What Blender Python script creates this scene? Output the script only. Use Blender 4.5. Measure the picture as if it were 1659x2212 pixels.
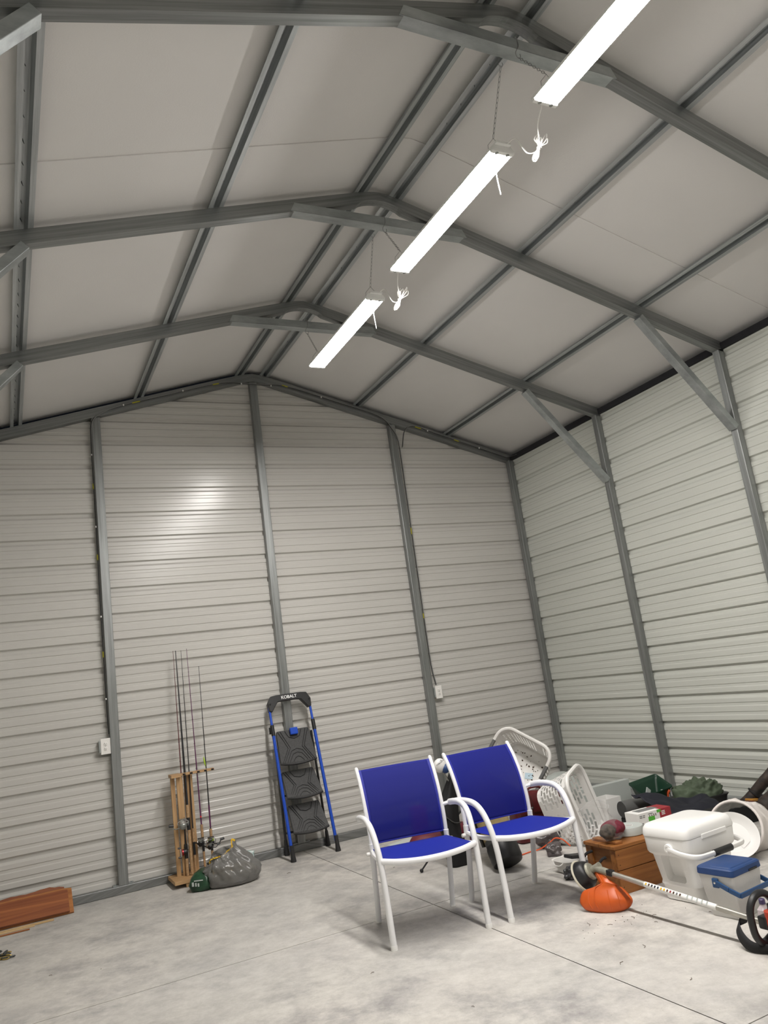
import bpy, bmesh, math, random
from mathutils import Vector, Matrix, noise as mn

for o in list(bpy.data.objects):
    bpy.data.objects.remove(o, do_unlink=True)
SC = bpy.context.scene
COL = SC.collection
random.seed(7)
PI = math.pi
R_ = math.radians

# ------------------------------------------------------------------ camera, world, exposure
cam_d = bpy.data.cameras.new('camera')
cam_d.sensor_fit = 'HORIZONTAL'
cam_d.sensor_width = 36.0
cam_d.lens = 36.0 * 1659.36 / 1659.0
cam_d.clip_start = 0.05
cam = bpy.data.objects.new('camera', cam_d)
COL.objects.link(cam)
_yaw, _pit, _rol = 0.4772, 0.2084, -0.1384
_f = Vector((math.sin(_yaw) * math.cos(_pit), math.cos(_yaw) * math.cos(_pit), math.sin(_pit)))
_r = Vector((math.cos(_yaw), -math.sin(_yaw), 0))
_u = _r.cross(_f)
_r2 = _r * math.cos(_rol) + _u * math.sin(_rol)
_u2 = -_r * math.sin(_rol) + _u * math.cos(_rol)
cam.matrix_world = Matrix(((_r2.x, _u2.x, -_f.x, -2.357), (_r2.y, _u2.y, -_f.y, -7.101),
                           (_r2.z, _u2.z, -_f.z, 1.421), (0, 0, 0, 1)))
SC.camera = cam
world = bpy.data.worlds.new('night')
world.use_nodes = True
world.node_tree.nodes['Background'].inputs[0].default_value = (0.01, 0.012, 0.016, 1)
world.node_tree.nodes['Background'].inputs[1].default_value = 0.3
SC.world = world
SC.view_settings.view_transform = 'Standard'
SC.view_settings.look = 'None'
SC.view_settings.gamma = 1.0
SC.view_settings.use_curve_mapping = False
SC.view_settings.exposure = 0.0
LAMP_STRENGTH = 138.0


# ------------------------------------------------------------------ materials
def _nodes(name):
    m = bpy.data.materials.new(name)
    m.use_nodes = True
    nt = m.node_tree
    return m, nt, nt.nodes['Principled BSDF']


def M(name, col, rough=0.5, metal=0.0, var=0.0, scale=(6, 6, 6), bump=0.0, bscale=60.0, spec=0.5, col2=None,
      coat=0.0, detail=4.0, bdist=0.01):
    m, nt, b = _nodes(name)
    b.inputs['Roughness'].default_value = rough
    b.inputs['Metallic'].default_value = metal
    b.inputs['Specular IOR Level'].default_value = spec
    b.inputs['Coat Weight'].default_value = coat
    c = (*col, 1)
    b.inputs['Base Color'].default_value = c
    if var or col2 or bump:
        tc = nt.nodes.new('ShaderNodeTexCoord')
        mp = nt.nodes.new('ShaderNodeMapping')
        nt.links.new(tc.outputs['Object'], mp.inputs[0])
    if var or col2:
        mp.inputs['Scale'].default_value = scale
        nz = nt.nodes.new('ShaderNodeTexNoise')
        nz.inputs['Scale'].default_value = 1.0
        nz.inputs['Detail'].default_value = detail
        nt.links.new(mp.outputs[0], nz.inputs['Vector'])
        rp = nt.nodes.new('ShaderNodeValToRGB')
        a = col if col2 is None else col
        lo = tuple(max(0, x * (1 - var)) for x in a)
        hi = tuple(min(1, x * (1 + var)) for x in a) if col2 is None else col2
        rp.color_ramp.elements[0].position = 0.32
        rp.color_ramp.elements[1].position = 0.68
        rp.color_ramp.elements[0].color = (*lo, 1)
        rp.color_ramp.elements[1].color = (*hi, 1)
        nt.links.new(nz.outputs['Fac'], rp.inputs[0])
        nt.links.new(rp.outputs[0], b.inputs['Base Color'])
    if bump:
        n2 = nt.nodes.new('ShaderNodeTexNoise')
        n2.inputs['Scale'].default_value = bscale
        n2.inputs['Detail'].default_value = 3
        nt.links.new(tc.outputs['Object'], n2.inputs['Vector'])
        bp = nt.nodes.new('ShaderNodeBump')
        bp.inputs['Strength'].default_value = bump
        bp.inputs['Distance'].default_value = bdist
        nt.links.new(n2.outputs['Fac'], bp.inputs['Height'])
        nt.links.new(bp.outputs[0], b.inputs['Normal'])
    return m


def M_thin(name, col, rough, clear):
    """thin sheet: surface mixed with see-through"""
    m, nt, b = _nodes(name)
    b.inputs['Base Color'].default_value = (*col, 1)
    b.inputs['Roughness'].default_value = rough
    b.inputs['Specular IOR Level'].default_value = 0.18 if rough > 0.5 else 0.5
    tr = nt.nodes.new('ShaderNodeBsdfTransparent')
    lw = nt.nodes.new('ShaderNodeLayerWeight')
    lw.inputs['Blend'].default_value = 0.35
    ma = nt.nodes.new('ShaderNodeMath')
    ma.operation = 'MULTIPLY_ADD'
    ma.inputs[1].default_value = 0.55 if clear < 0.9 else 0.35
    ma.inputs[2].default_value = 1 - clear
    ma.use_clamp = True
    nt.links.new(lw.outputs['Facing'], ma.inputs[0])
    mx = nt.nodes.new('ShaderNodeMixShader')
    nt.links.new(ma.outputs[0], mx.inputs[0])
    nt.links.new(tr.outputs[0], mx.inputs[1])
    nt.links.new(b.outputs[0], mx.inputs[2])
    nt.links.new(mx.outputs[0], nt.nodes['Material Output'].inputs[0])
    return m


def M_emit(name, col, s):
    m = bpy.data.materials.new(name)
    m.use_nodes = True
    nt = m.node_tree
    nt.nodes.remove(nt.nodes['Principled BSDF'])
    e = nt.nodes.new('ShaderNodeEmission')
    e.inputs[0].default_value = (*col, 1)
    e.inputs[1].default_value = s
    nt.links.new(e.outputs[0], nt.nodes['Material Output'].inputs[0])
    return m


def M_concrete():
    m, nt, b = _nodes('concrete')
    tc = nt.nodes.new('ShaderNodeTexCoord')

    def nz(scale, detail, rough, stretch):
        mp = nt.nodes.new('ShaderNodeMapping')
        mp.inputs['Scale'].default_value = stretch
        mp.inputs['Rotation'].default_value = (0, 0, 0.25)
        n = nt.nodes.new('ShaderNodeTexNoise')
        n.inputs['Scale'].default_value = scale
        n.inputs['Detail'].default_value = detail
        n.inputs['Roughness'].default_value = rough
        nt.links.new(tc.outputs['Object'], mp.inputs[0])
        nt.links.new(mp.outputs[0], n.inputs['Vector'])
        return n

    def ramp(n, p0, c0, p1, c1):
        r = nt.nodes.new('ShaderNodeValToRGB')
        r.color_ramp.elements[0].position = p0
        r.color_ramp.elements[1].position = p1
        r.color_ramp.elements[0].color = (*c0, 1)
        r.color_ramp.elements[1].color = (*c1, 1)
        nt.links.new(n.outputs['Fac'], r.inputs[0])
        return r

    def mul(a, bb, f=1.0):
        x = nt.nodes.new('ShaderNodeMixRGB')
        x.blend_type = 'MULTIPLY'
        x.inputs[0].default_value = f
        nt.links.new(a.outputs[0], x.inputs[1])
        nt.links.new(bb.outputs[0], x.inputs[2])
        return x
    base = ramp(nz(0.8, 3, 0.5, (1, 1, 1)), 0.3, (0.52, 0.505, 0.478), 0.7, (0.625, 0.593, 0.548))
    blot = ramp(nz(3.4, 9, 0.70, (1.0, 1.0, 1)), 0.36, (0.56, 0.56, 0.585), 0.56, (1, 1, 1))
    fine = ramp(nz(11, 10, 0.78, (1, 1, 1)), 0.34, (0.74, 0.735, 0.73), 0.60, (1.0, 1.0, 1.0))
    spk = ramp(nz(90, 2, 0.5, (1, 1, 1)), 0.27, (0.72, 0.70, 0.68), 0.33, (1, 1, 1))
    patch = ramp(nz(0.9, 2, 0.5, (1, 1, 1)), 0.36, (0.35, 0.35, 0.35), 0.64, (1, 1, 1))
    x1 = nt.nodes.new('ShaderNodeMixRGB')
    x1.blend_type = 'MULTIPLY'
    nt.links.new(patch.outputs[0], x1.inputs[0])
    nt.links.new(base.outputs[0], x1.inputs[1])
    nt.links.new(blot.outputs[0], x1.inputs[2])
    c = mul(mul(x1, fine, 0.85), spk, 0.6)
    nt.links.new(c.outputs[0], b.inputs['Base Color'])
    b.inputs['Roughness'].default_value = 0.62
    b.inputs['Specular IOR Level'].default_value = 0.35
    bp = nt.nodes.new('ShaderNodeBump')
    bp.inputs['Strength'].default_value = 0.12
    bp.inputs['Distance'].default_value = 0.004
    nt.links.new(nz(40, 6, 0.7, (1, 1, 1)).outputs['Fac'], bp.inputs['Height'])
    nt.links.new(bp.outputs[0], b.inputs['Normal'])
    return m


def M_wood(name, c1, c2, axis=2, rough=0.55, freq=1.0, knots=0.0):
    m, nt, b = _nodes(name)
    tc = nt.nodes.new('ShaderNodeTexCoord')
    mp = nt.nodes.new('ShaderNodeMapping')
    s = [38 * freq, 38 * freq, 38 * freq]
    s[axis] = 2.2 * freq
    mp.inputs['Scale'].default_value = s
    n = nt.nodes.new('ShaderNodeTexNoise')
    n.inputs['Scale'].default_value = 1.0
    n.inputs['Detail'].default_value = 6
    n.inputs['Distortion'].default_value = 0.8 + knots
    r = nt.nodes.new('ShaderNodeValToRGB')
    r.color_ramp.elements[0].position = 0.28
    r.color_ramp.elements[1].position = 0.72
    r.color_ramp.elements[0].color = (*c1, 1)
    r.color_ramp.elements[1].color = (*c2, 1)
    nt.links.new(tc.outputs['Object'], mp.inputs[0])
    nt.links.new(mp.outputs[0], n.inputs['Vector'])
    nt.links.new(n.outputs['Fac'], r.inputs[0])
    nt.links.new(r.outputs[0], b.inputs['Base Color'])
    b.inputs['Roughness'].default_value = rough
    return m


MAT = {}
MAT['concrete'] = M_concrete()
MAT['joint'] = M('joint_dirt', (0.10, 0.085, 0.07), 0.9)
MAT['panel'] = M('white_panel_steel', (0.56, 0.545, 0.515), 0.235, 0.0, 0.04, (0.6, 0.6, 2.0), spec=0.45)
MAT['panel_r'] = M('pale_panel_steel', (0.565, 0.575, 0.53), 0.24, 0.0, 0.04, (0.6, 0.6, 2.0), spec=0.45)
MAT['insul'] = M('insulation_facing', (0.69, 0.672, 0.655), 0.75, 0.0, 0.03, (1.2, 1.2, 1.2), bump=0.08, bscale=120)
MAT['foam'] = M('dark_foam', (0.012, 0.012, 0.015), 0.95)


def M_galv(name, stretch, c=(0.275, 0.285, 0.282), slope=False):
    m, nt, b = _nodes(name)
    tc = nt.nodes.new('ShaderNodeTexCoord')
    mp = nt.nodes.new('ShaderNodeMapping')
    mp.inputs['Scale'].default_value = stretch
    n = nt.nodes.new('ShaderNodeTexNoise')
    n.inputs['Scale'].default_value = 1.0
    n.inputs['Detail'].default_value = 5
    n.inputs['Roughness'].default_value = 0.65
    r = nt.nodes.new('ShaderNodeValToRGB')
    r.color_ramp.elements[0].position = 0.3
    r.color_ramp.elements[1].position = 0.7
    r.color_ramp.elements[0].color = (c[0] * 0.74, c[1] * 0.74, c[2] * 0.74, 1)
    r.color_ramp.elements[1].color = (c[0] * 1.3, c[1] * 1.3, c[2] * 1.3, 1)
    if slope:
        # run the mill streaks along the pitched rafters: z' = z + slope * |x|
        sx = nt.nodes.new('ShaderNodeSeparateXYZ')
        ab = nt.nodes.new('ShaderNodeMath')
        ab.operation = 'ABSOLUTE'
        ma = nt.nodes.new('ShaderNodeMath')
        ma.operation = 'MULTIPLY_ADD'
        ma.inputs[1].default_value = 0.29
        cx = nt.nodes.new('ShaderNodeCombineXYZ')
        nt.links.new(tc.outputs['Object'], sx.inputs[0])
        nt.links.new(sx.outputs[0], ab.inputs[0])
        nt.links.new(ab.outputs[0], ma.inputs[0])
        nt.links.new(sx.outputs[2], ma.inputs[2])
        nt.links.new(sx.outputs[0], cx.inputs[0])
        nt.links.new(sx.outputs[1], cx.inputs[1])
        nt.links.new(ma.outputs[0], cx.inputs[2])
        nt.links.new(cx.outputs[0], mp.inputs[0])
    else:
        nt.links.new(tc.outputs['Object'], mp.inputs[0])
    nt.links.new(mp.outputs[0], n.inputs['Vector'])
    nt.links.new(n.outputs['Fac'], r.inputs[0])
    nt.links.new(r.outputs[0], b.inputs['Base Color'])
    b.inputs['Metallic'].default_value = 0.75
    b.inputs['Roughness'].default_value = 0.42
    return m


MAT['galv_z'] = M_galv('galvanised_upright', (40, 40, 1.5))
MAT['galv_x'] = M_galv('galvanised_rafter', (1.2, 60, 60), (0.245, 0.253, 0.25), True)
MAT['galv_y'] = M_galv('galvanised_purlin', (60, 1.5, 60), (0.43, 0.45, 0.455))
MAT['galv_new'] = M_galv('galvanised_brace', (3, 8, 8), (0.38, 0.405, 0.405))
MAT['screw'] = M('screw_steel', (0.12, 0.13, 0.13), 0.4, 0.8)
MAT['lamp_glow'] = M_emit('led_lens', (1.0, 0.965, 0.925), LAMP_STRENGTH)
MAT['lamp_white'] = M('lamp_white_enamel', (0.82, 0.82, 0.80), 0.35)
MAT['chain'] = M('chain_steel', (0.32, 0.32, 0.32), 0.35, 0.9)
MAT['white_cord'] = M('white_cord', (0.84, 0.83, 0.80), 0.5)
MAT['white_paint'] = M('white_powder_coat', (0.80, 0.80, 0.81), 0.32, 0.0, 0.03, (8, 8, 8))
MAT['white_plastic'] = M('white_plastic', (0.80, 0.79, 0.77), 0.4)
MAT['white_dirty'] = M('scuffed_white_plastic', (0.62, 0.60, 0.57), 0.5, 0.0, 0.0, (5, 5, 5), col2=(0.78, 0.77, 0.75))
MAT['plate'] = M('outlet_plate', (0.84, 0.82, 0.79), 0.4)
MAT['black'] = M('black_plastic', (0.012, 0.012, 0.013), 0.42)
MAT['black_rub'] = M('black_rubber', (0.016, 0.016, 0.017), 0.65)
MAT['tread'] = M('grey_black_tread', (0.048, 0.048, 0.048), 0.6, 0.0, 0.2, (90, 90, 90), bump=0.15, bscale=300)
MAT['ladder_blue'] = M('blue_anodised_tube', (0.012, 0.075, 0.52), 0.33, 0.15)
MAT['sling'] = M_thin('blue_mesh_sling', (0.010, 0.014, 0.185), 0.7, 0.16)
MAT['sling_seat'] = M_thin('blue_mesh_seat', (0.010, 0.020, 0.27), 0.7, 0.06)
MAT['sling_edge'] = M('blue_sling_hem', (0.008, 0.014, 0.26), 0.65)
MAT['letter'] = M('white_lettering', (0.85, 0.85, 0.85), 0.5)
MAT['pine'] = M_wood('pine_wood', (0.36, 0.20, 0.085), (0.56, 0.36, 0.18))
MAT['pine_x'] = M_wood('pine_wood_long', (0.36, 0.20, 0.085), (0.56, 0.36, 0.18), 0)
MAT['cedar'] = M_wood('red_cedar', (0.15, 0.036, 0.014), (0.37, 0.125, 0.04), 0, 0.5, 0.35, 1.2)
MAT['cedar2'] = M_wood('orange_cedar', (0.26, 0.085, 0.022), (0.45, 0.19, 0.055), 0, 0.5, 0.5, 0.6)
MAT['paleedge'] = M_wood('pale_split_wood', (0.45, 0.28, 0.12), (0.66, 0.47, 0.25), 0, 0.6)
MAT['crate'] = M_wood('brown_crate_pine', (0.18, 0.060, 0.012), (0.36, 0.145, 0.036), 0, 0.5, 0.9)
MAT['crate_y'] = M_wood('brown_crate_end', (0.19, 0.064, 0.014), (0.36, 0.145, 0.04), 1, 0.5, 0.9)
MAT['ink'] = M('dark_branding_ink', (0.07, 0.03, 0.012), 0.7)
MAT['rope'] = M('black_rope', (0.012, 0.012, 0.013), 0.7, bump=0.6, bscale=220)
MAT['steel'] = M('dull_steel', (0.33, 0.34, 0.32), 0.45, 0.7, 0.2, (30, 30, 30))
MAT['chrome'] = M('chrome', (0.75, 0.75, 0.74), 0.18, 1.0)
MAT['gold'] = M('brass', (0.55, 0.42, 0.16), 0.3, 0.9)
MAT['cork'] = M('cork', (0.40, 0.25, 0.13), 0.8, 0.0, 0.25, (70, 70, 70))
MAT['rod_red'] = M('dark_red_blank', (0.10, 0.008, 0.012), 0.3)
MAT['rod_black'] = M('black_blank', (0.012, 0.012, 0.014), 0.3)
MAT['rod_purple'] = M('purple_blank', (0.10, 0.012, 0.075), 0.3)
MAT['red'] = M('red_anodised', (0.30, 0.012, 0.02), 0.3, 0.5)
MAT['lime'] = M('lime_line', (0.42, 0.62, 0.06), 0.4)
MAT['yellow'] = M('yellow_plastic', (0.72, 0.44, 0.015), 0.5)
MAT['yellow_tag'] = M('yellow_print', (0.42, 0.38, 0.02), 0.6)
MAT['cable'] = M('grey_black_cable', (0.022, 0.022, 0.024), 0.55)
MAT['cable_g'] = M('grey_cable', (0.25, 0.25, 0.245), 0.5)
MAT['greybag'] = M_thin('grey_bin_liner', (0.21, 0.205, 0.195), 0.2, 0.45)
MAT['darkbag'] = M('dark_grey_poly', (0.045, 0.044, 0.046), 0.28, 0.0, 0.3, (30, 30, 30))
MAT['brownbag'] = M_thin('smoky_poly', (0.10, 0.085, 0.085), 0.25, 0.25)
MAT['clear'] = M_thin('clear_poly', (0.55, 0.55, 0.55), 0.12, 0.95)
MAT['greenpack'] = M('dark_green_packet', (0.012, 0.05, 0.022), 0.35, 0.0, 0.5, (14, 14, 14))
MAT['tealpack'] = M('white_teal_packet', (0.70, 0.74, 0.72), 0.4, 0.0, 0.0, (24, 24, 24), col2=(0.04, 0.28, 0.25))
MAT['ochrebag'] = M('tan_sack', (0.42, 0.28, 0.07), 0.6, 0.0, 0.0, (9, 9, 9), col2=(0.62, 0.58, 0.50))
MAT['leather'] = M('burgundy_leather', (0.085, 0.008, 0.010), 0.35, 0.0, 0.25, (14, 14, 14), bump=0.1, bscale=90)
MAT['leather2'] = M('burgundy_fabric', (0.12, 0.008, 0.018), 0.6)
MAT['tan'] = M('tan_fabric', (0.30, 0.225, 0.10), 0.75, 0.0, 0.12, (12, 12, 12))
MAT['blackfab'] = M('black_fabric', (0.008, 0.008, 0.009), 0.75)
MAT['greyfab'] = M('charcoal_fabric', (0.045, 0.045, 0.045), 0.75)
MAT['greenplast'] = M('green_plastic', (0.005, 0.034, 0.017), 0.4)
MAT['olive'] = M('green_canvas', (0.072, 0.098, 0.060), 0.75, 0.0, 0.15, (10, 10, 10))
MAT['navy'] = M('navy_fabric', (0.007, 0.008, 0.016), 0.7)
MAT['orange'] = M('orange_plastic', (0.54, 0.09, 0.010), 0.36, 0.0, 0.06, (20, 20, 20))
MAT['orange_cord'] = M('orange_cord', (0.75, 0.11, 0.03), 0.5)
MAT['redplast'] = M('red_orange_plastic', (0.55, 0.05, 0.02), 0.38)
MAT['cream'] = M('cream_plastic', (0.66, 0.62, 0.50), 0.5)
MAT['alu'] = M('scuffed_aluminium_tube', (0.50, 0.48, 0.43), 0.4, 0.75, 0.25, (30, 6, 30))
MAT['gearhead'] = M('cast_grey', (0.32, 0.31, 0.25), 0.5, 0.4, 0.15, (40, 40, 40))
MAT['coolerblue'] = M('blue_cooler_plastic', (0.012, 0.045, 0.155), 0.5, 0.0, 0.1, (8, 8, 8), bump=0.05, bscale=200)
MAT['coolerblue2'] = M('blue_handle_plastic', (0.012, 0.06, 0.17), 0.4)
MAT['coolerwhite'] = M('white_cooler_shell', (0.84, 0.83, 0.81), 0.38, 0.0, 0.0, (4, 4, 4), col2=(0.86, 0.85, 0.83))
MAT['coolergrey'] = M('grey_white_shell', (0.60, 0.59, 0.57), 0.5, 0.0, 0.05, (6, 6, 6), bump=0.08, bscale=180)
MAT['tapegrey'] = M('pale_grey_tape', (0.46, 0.49, 0.47), 0.4)
MAT['cardwhite'] = M('white_card', (0.80, 0.79, 0.77), 0.55)
MAT['cardred'] = M('red_card', (0.32, 0.02, 0.03), 0.5)
MAT['cardgreen'] = M('green_print', (0.09, 0.42, 0.04), 0.5)
MAT['cardgrey'] = M('grey_print', (0.18, 0.18, 0.18), 0.5)
MAT['hotred'] = M('red_plastic', (0.72, 0.02, 0.02), 0.4)
MAT['knit_red'] = M('dark_red_knit', (0.10, 0.004, 0.015), 0.8, 0.0, 0.0, (60, 60, 60), col2=(0.17, 0.014, 0.032))
MAT['knit_grey'] = M('brown_grey_knit', (0.020, 0.017, 0.015), 0.8, 0.0, 0.0, (40, 12, 40), col2=(0.13, 0.105, 0.085))
MAT['camo'] = M('brown_camouflage', (0.008, 0.006, 0.005), 0.6, 0.0, 0.0, (22, 22, 30), col2=(0.055, 0.036, 0.027), detail=8)
MAT['whitefab'] = M('white_nylon', (0.76, 0.71, 0.68), 0.7, 0.0, 0.05, (6, 6, 6))
MAT['greylining'] = M('grey_lining', (0.45, 0.45, 0.43), 0.7, 0.0, 0.2, (16, 16, 16))
MAT['pipegrey'] = M('dark_grey_tube', (0.10, 0.10, 0.098), 0.5)
MAT['purplecap'] = M('purple_cap', (0.05, 0.035, 0.10), 0.4)
MAT['oil'] = M_thin('pale_bottle', (0.62, 0.55, 0.58), 0.2, 0.35)
MAT['amber'] = M('amber_wood', (0.42, 0.20, 0.035), 0.45)
MAT['soil'] = M('dry_soil', (0.055, 0.03, 0.018), 0.95)
MAT['lightblue'] = M('pale_blue_paper', (0.45, 0.58, 0.66), 0.6)
MAT['debris'] = M('dry_twig', (0.10, 0.065, 0.04), 0.9)


# ------------------------------------------------------------------ mesh helpers
class MB:
    def __init__(self):
        self.v = []
        self.f = []

    def add(self, vs, fs):
        n = len(self.v)
        self.v += [Vector(a) for a in vs]
        self.f += [tuple(i + n for i in f) for f in fs]
        return self

    def box(self, c, s, rot=None):
        c = Vector(c)
        vs = []
        for z in (-.5, .5):
            for x, y in ((-.5, -.5), (.5, -.5), (.5, .5), (-.5, .5)):
                p = Vector((x * s[0], y * s[1], z * s[2]))
                if rot is not None:
                    p = rot @ p
                vs.append(c + p)
        return self.add(vs, [(3, 2, 1, 0), (4, 5, 6, 7), (0, 1, 5, 4), (1, 2, 6, 5), (2, 3, 7, 6), (3, 0, 4, 7)])

    def beam(self, a, b, w, h, up=(0, 0, 1)):
        """box from a to b; w across, h along 'up'"""
        a, b = Vector(a), Vector(b)
        d = (b - a)
        L = d.length
        d.normalize()
        s = d.cross(Vector(up)).normalized()
        u = s.cross(d)
        rot = Matrix((s, d, u)).transposed()
        return self.box((a + b) / 2, (w, L, h), rot)

    def tube(self, pts, r, n=8, closed=False, caps=True, rads=None, flat=1.0, up=None):
        pts = [Vector(p) for p in pts]
        m = len(pts)
        rings = []
        prev = None
        for i, p in enumerate(pts):
            if closed:
                t = pts[(i + 1) % m] - pts[i - 1]
            else:
                t = pts[min(i + 1, m - 1)] - pts[max(i - 1, 0)]
            if t.length < 1e-9:
                t = Vector((0, 0, 1))
            t.normalize()
            if prev is None:
                a = Vector(up) if up else (Vector((0, 0, 1)) if abs(t.z) < .9 else Vector((1, 0, 0)))
            else:
                a = prev
            u = a - t * a.dot(t)
            if u.length < 1e-6:
                u = t.orthogonal()
            u.normalize()
            prev = u
            w = t.cross(u)
            rr = rads[i] if rads else r
            rings.append([p + (u * math.cos(2 * PI * k / n) + w * math.sin(2 * PI * k / n) * flat) * rr for k in range(n)])
        return self.loft(rings, closed_v=closed, caps=caps and not closed)

    def loft(self, rings, closed_v=False, caps=True, closed_u=True):
        n = len(rings[0])
        m = len(rings)
        vs = [p for r in rings for p in r]
        fs = []
        for j in range(m if closed_v else m - 1):
            a = j * n
            b = ((j + 1) % m) * n
            for k in range(n if closed_u else n - 1):
                k2 = (k + 1) % n
                fs.append((a + k, a + k2, b + k2, b + k))
        if caps and closed_u:
            fs.append(tuple(range(n - 1, -1, -1)))
            fs.append(tuple((m - 1) * n + k for k in range(n)))
        return self.add(vs, fs)

    def lathe(self, prof, n=24, mat=None, caps=True):
        """profile of (r, z) along local z"""
        rings = []
        for r, z in prof:
            rings.append([Vector((r * math.cos(2 * PI * k / n), r * math.sin(2 * PI * k / n), z)) for k in range(n)])
        if mat is not None:
            rings = [[mat @ p for p in r] for r in rings]
        return self.loft(rings, caps=caps)

    def grid(self, fn, nu, nv):
        vs = [Vector(fn(i / nu, j / nv)) for j in range(nv + 1) for i in range(nu + 1)]
        fs = []
        for j in range(nv):
            for i in range(nu):
                a = j * (nu + 1) + i
                fs.append((a, a + 1, a + nu + 2, a + nu + 1))
        return self.add(vs, fs)

    def sphere(self, c, r, nu=12, nv=8, mat=None):
        c = Vector(c)
        rx, ry, rz = (r, r, r) if not hasattr(r, '__len__') else r
        vs = [Vector((0, 0, -rz))]
        for j in range(1, nv):
            t = -PI / 2 + PI * j / nv
            for k in range(nu):
                a = 2 * PI * k / nu
                vs.append(Vector((rx * math.cos(t) * math.cos(a), ry * math.cos(t) * math.sin(a), rz * math.sin(t))))
        vs.append(Vector((0, 0, rz)))
        if mat is not None:
            vs = [mat @ v for v in vs]
        vs = [v + c for v in vs]
        fs = []
        for k in range(nu):
            fs.append((0, 1 + (k + 1) % nu, 1 + k))
        for j in range(nv - 2):
            for k in range(nu):
                a = 1 + j * nu
                b = a + nu
                fs.append((a + k, a + (k + 1) % nu, b + (k + 1) % nu, b + k))
        top = len(vs) - 1
        a = 1 + (nv - 2) * nu
        for k in range(nu):
            fs.append((a + k, a + (k + 1) % nu, top))
        return self.add(vs, fs)

    def build(self, name, mat, parent=None, smooth=False, bevel=0.0, solid=0.0, seg=2, sub=0):
        me = bpy.data.meshes.new(name)
        me.from_pydata([tuple(v) for v in self.v], [], self.f)
        me.validate()
        if isinstance(mat, str):
            mat = MAT[mat]
        me.materials.append(mat)
        bm = bmesh.new()
        bm.from_mesh(me)
        bmesh.ops.recalc_face_normals(bm, faces=bm.faces)
        bm.to_mesh(me)
        bm.free()
        if smooth:
            for p in me.polygons:
                p.use_smooth = True
            if smooth != 'all':
                try:
                    me.set_sharp_from_angle(angle=R_(40))
                except Exception:
                    pass
        o = bpy.data.objects.new(name, me)
        COL.objects.link(o)
        if parent is not None:
            o.parent = parent
        if solid:
            s = o.modifiers.new('thickness', 'SOLIDIFY')
            s.thickness = solid
            s.offset = 0
        if bevel:
            b = o.modifiers.new('rounding', 'BEVEL')
            b.width = bevel
            b.segments = seg
            b.limit_method = 'ANGLE'
            b.angle_limit = R_(40)
        if sub:
            s = o.modifiers.new('subdivide', 'SUBSURF')
            s.levels = sub
            s.render_levels = sub
        return o


def catmull(pts, n=6, closed=False):
    pts = [Vector(p) for p in pts]
    m = len(pts)
    out = []
    rng = range(m) if closed else range(m - 1)
    for i in rng:
        p1, p2 = pts[i], pts[(i + 1) % m]
        p0 = pts[i - 1] if (closed or i > 0) else p1 * 2 - p2
        p3 = pts[(i + 2) % m] if (closed or i + 2 < m) else p2 * 2 - p1
        for k in range(n):
            t = k / n
            out.append(0.5 * ((2 * p1) + (p2 - p0) * t + (2 * p0 - 5 * p1 + 4 * p2 - p3) * t * t + (3 * p1 - p0 - 3 * p2 + p3) * t ** 3))
    if not closed:
        out.append(pts[-1])
    return out


def rrect(hx, hy, r, z, n=6, cx=0, cy=0):
    """rounded rectangle ring at height z"""
    out = []
    r = min(r, hx, hy)
    for sx, sy, a0 in ((1, 1, 0), (-1, 1, 90), (-1, -1, 180), (1, -1, 270)):
        for k in range(n):
            a = R_(a0 + 90 * k / (n - 1))
            out.append(Vector((cx + sx * (hx - r) + r * math.cos(a), cy + sy * (hy - r) + r * math.sin(a), z)))
    return out


def crumple(p, amp, freq, seed):
    q = Vector(p) * freq + Vector((seed * 3.1, seed * 1.7, seed * 5.3))
    n = mn.noise(q)
    return amp * (abs(n) * 2 - 0.45) + amp * 0.5 * mn.noise(q * 2.3)


def blob(mb, c, r, amp=0.02, freq=9, seed=1, floor=None, nu=36, nv=22, pw=1.0):
    c = Vector(c)
    rings = []
    for j in range(nv + 1):
        t = -PI / 2 + PI * (j + 0.02) / (nv + 0.04)
        ct, st = math.cos(t), math.sin(t)
        ct = abs(ct) ** pw
        st = math.copysign(abs(st) ** pw, st)
        ring = []
        for k in range(nu):
            a = 2 * PI * k / nu
            d = Vector((ct * math.cos(a), ct * math.sin(a), st))
            p = Vector((d.x * r[0], d.y * r[1], d.z * r[2]))
            p = p + d * crumple(p, amp, freq, seed) * (0.3 + 0.7 * ct)
            p = c + p
            if floor is not None and p.z < floor:
                p.z = floor + 0.001
            ring.append(p)
        rings.append(ring)
    mb.loft(rings)
    return mb


def thing(name, label, cat, loc=(0, 0, 0), rot=(0, 0, 0), group=None):
    o = bpy.data.objects.new(name, None)
    o.empty_display_size = 0.1
    COL.objects.link(o)
    o.location = loc
    o.rotation_euler = rot
    o['label'] = label
    o['category'] = cat
    if group:
        o['group'] = group
    return o


def tag(o, label, cat, group=None, kind=None):
    o['label'] = label
    o['category'] = cat
    if group:
        o['group'] = group
    if kind:
        o['kind'] = kind
    return o


def struct(o):
    o['kind'] = 'structure'
    return o


def empty_struct(name):
    o = bpy.data.objects.new(name, None)
    COL.objects.link(o)
    o['kind'] = 'structure'
    return o


def dup(root, loc, rot=None, label=None):
    r = root.copy()
    COL.objects.link(r)
    r.location = loc
    if rot is not None:
        r.rotation_euler = rot
    if label:
        r['label'] = label
    for ch in list(root.children):
        c = ch.copy()
        COL.objects.link(c)
        c.parent = r
        for g in list(ch.children):
            d = g.copy()
            COL.objects.link(d)
            d.parent = c
    return r


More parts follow.
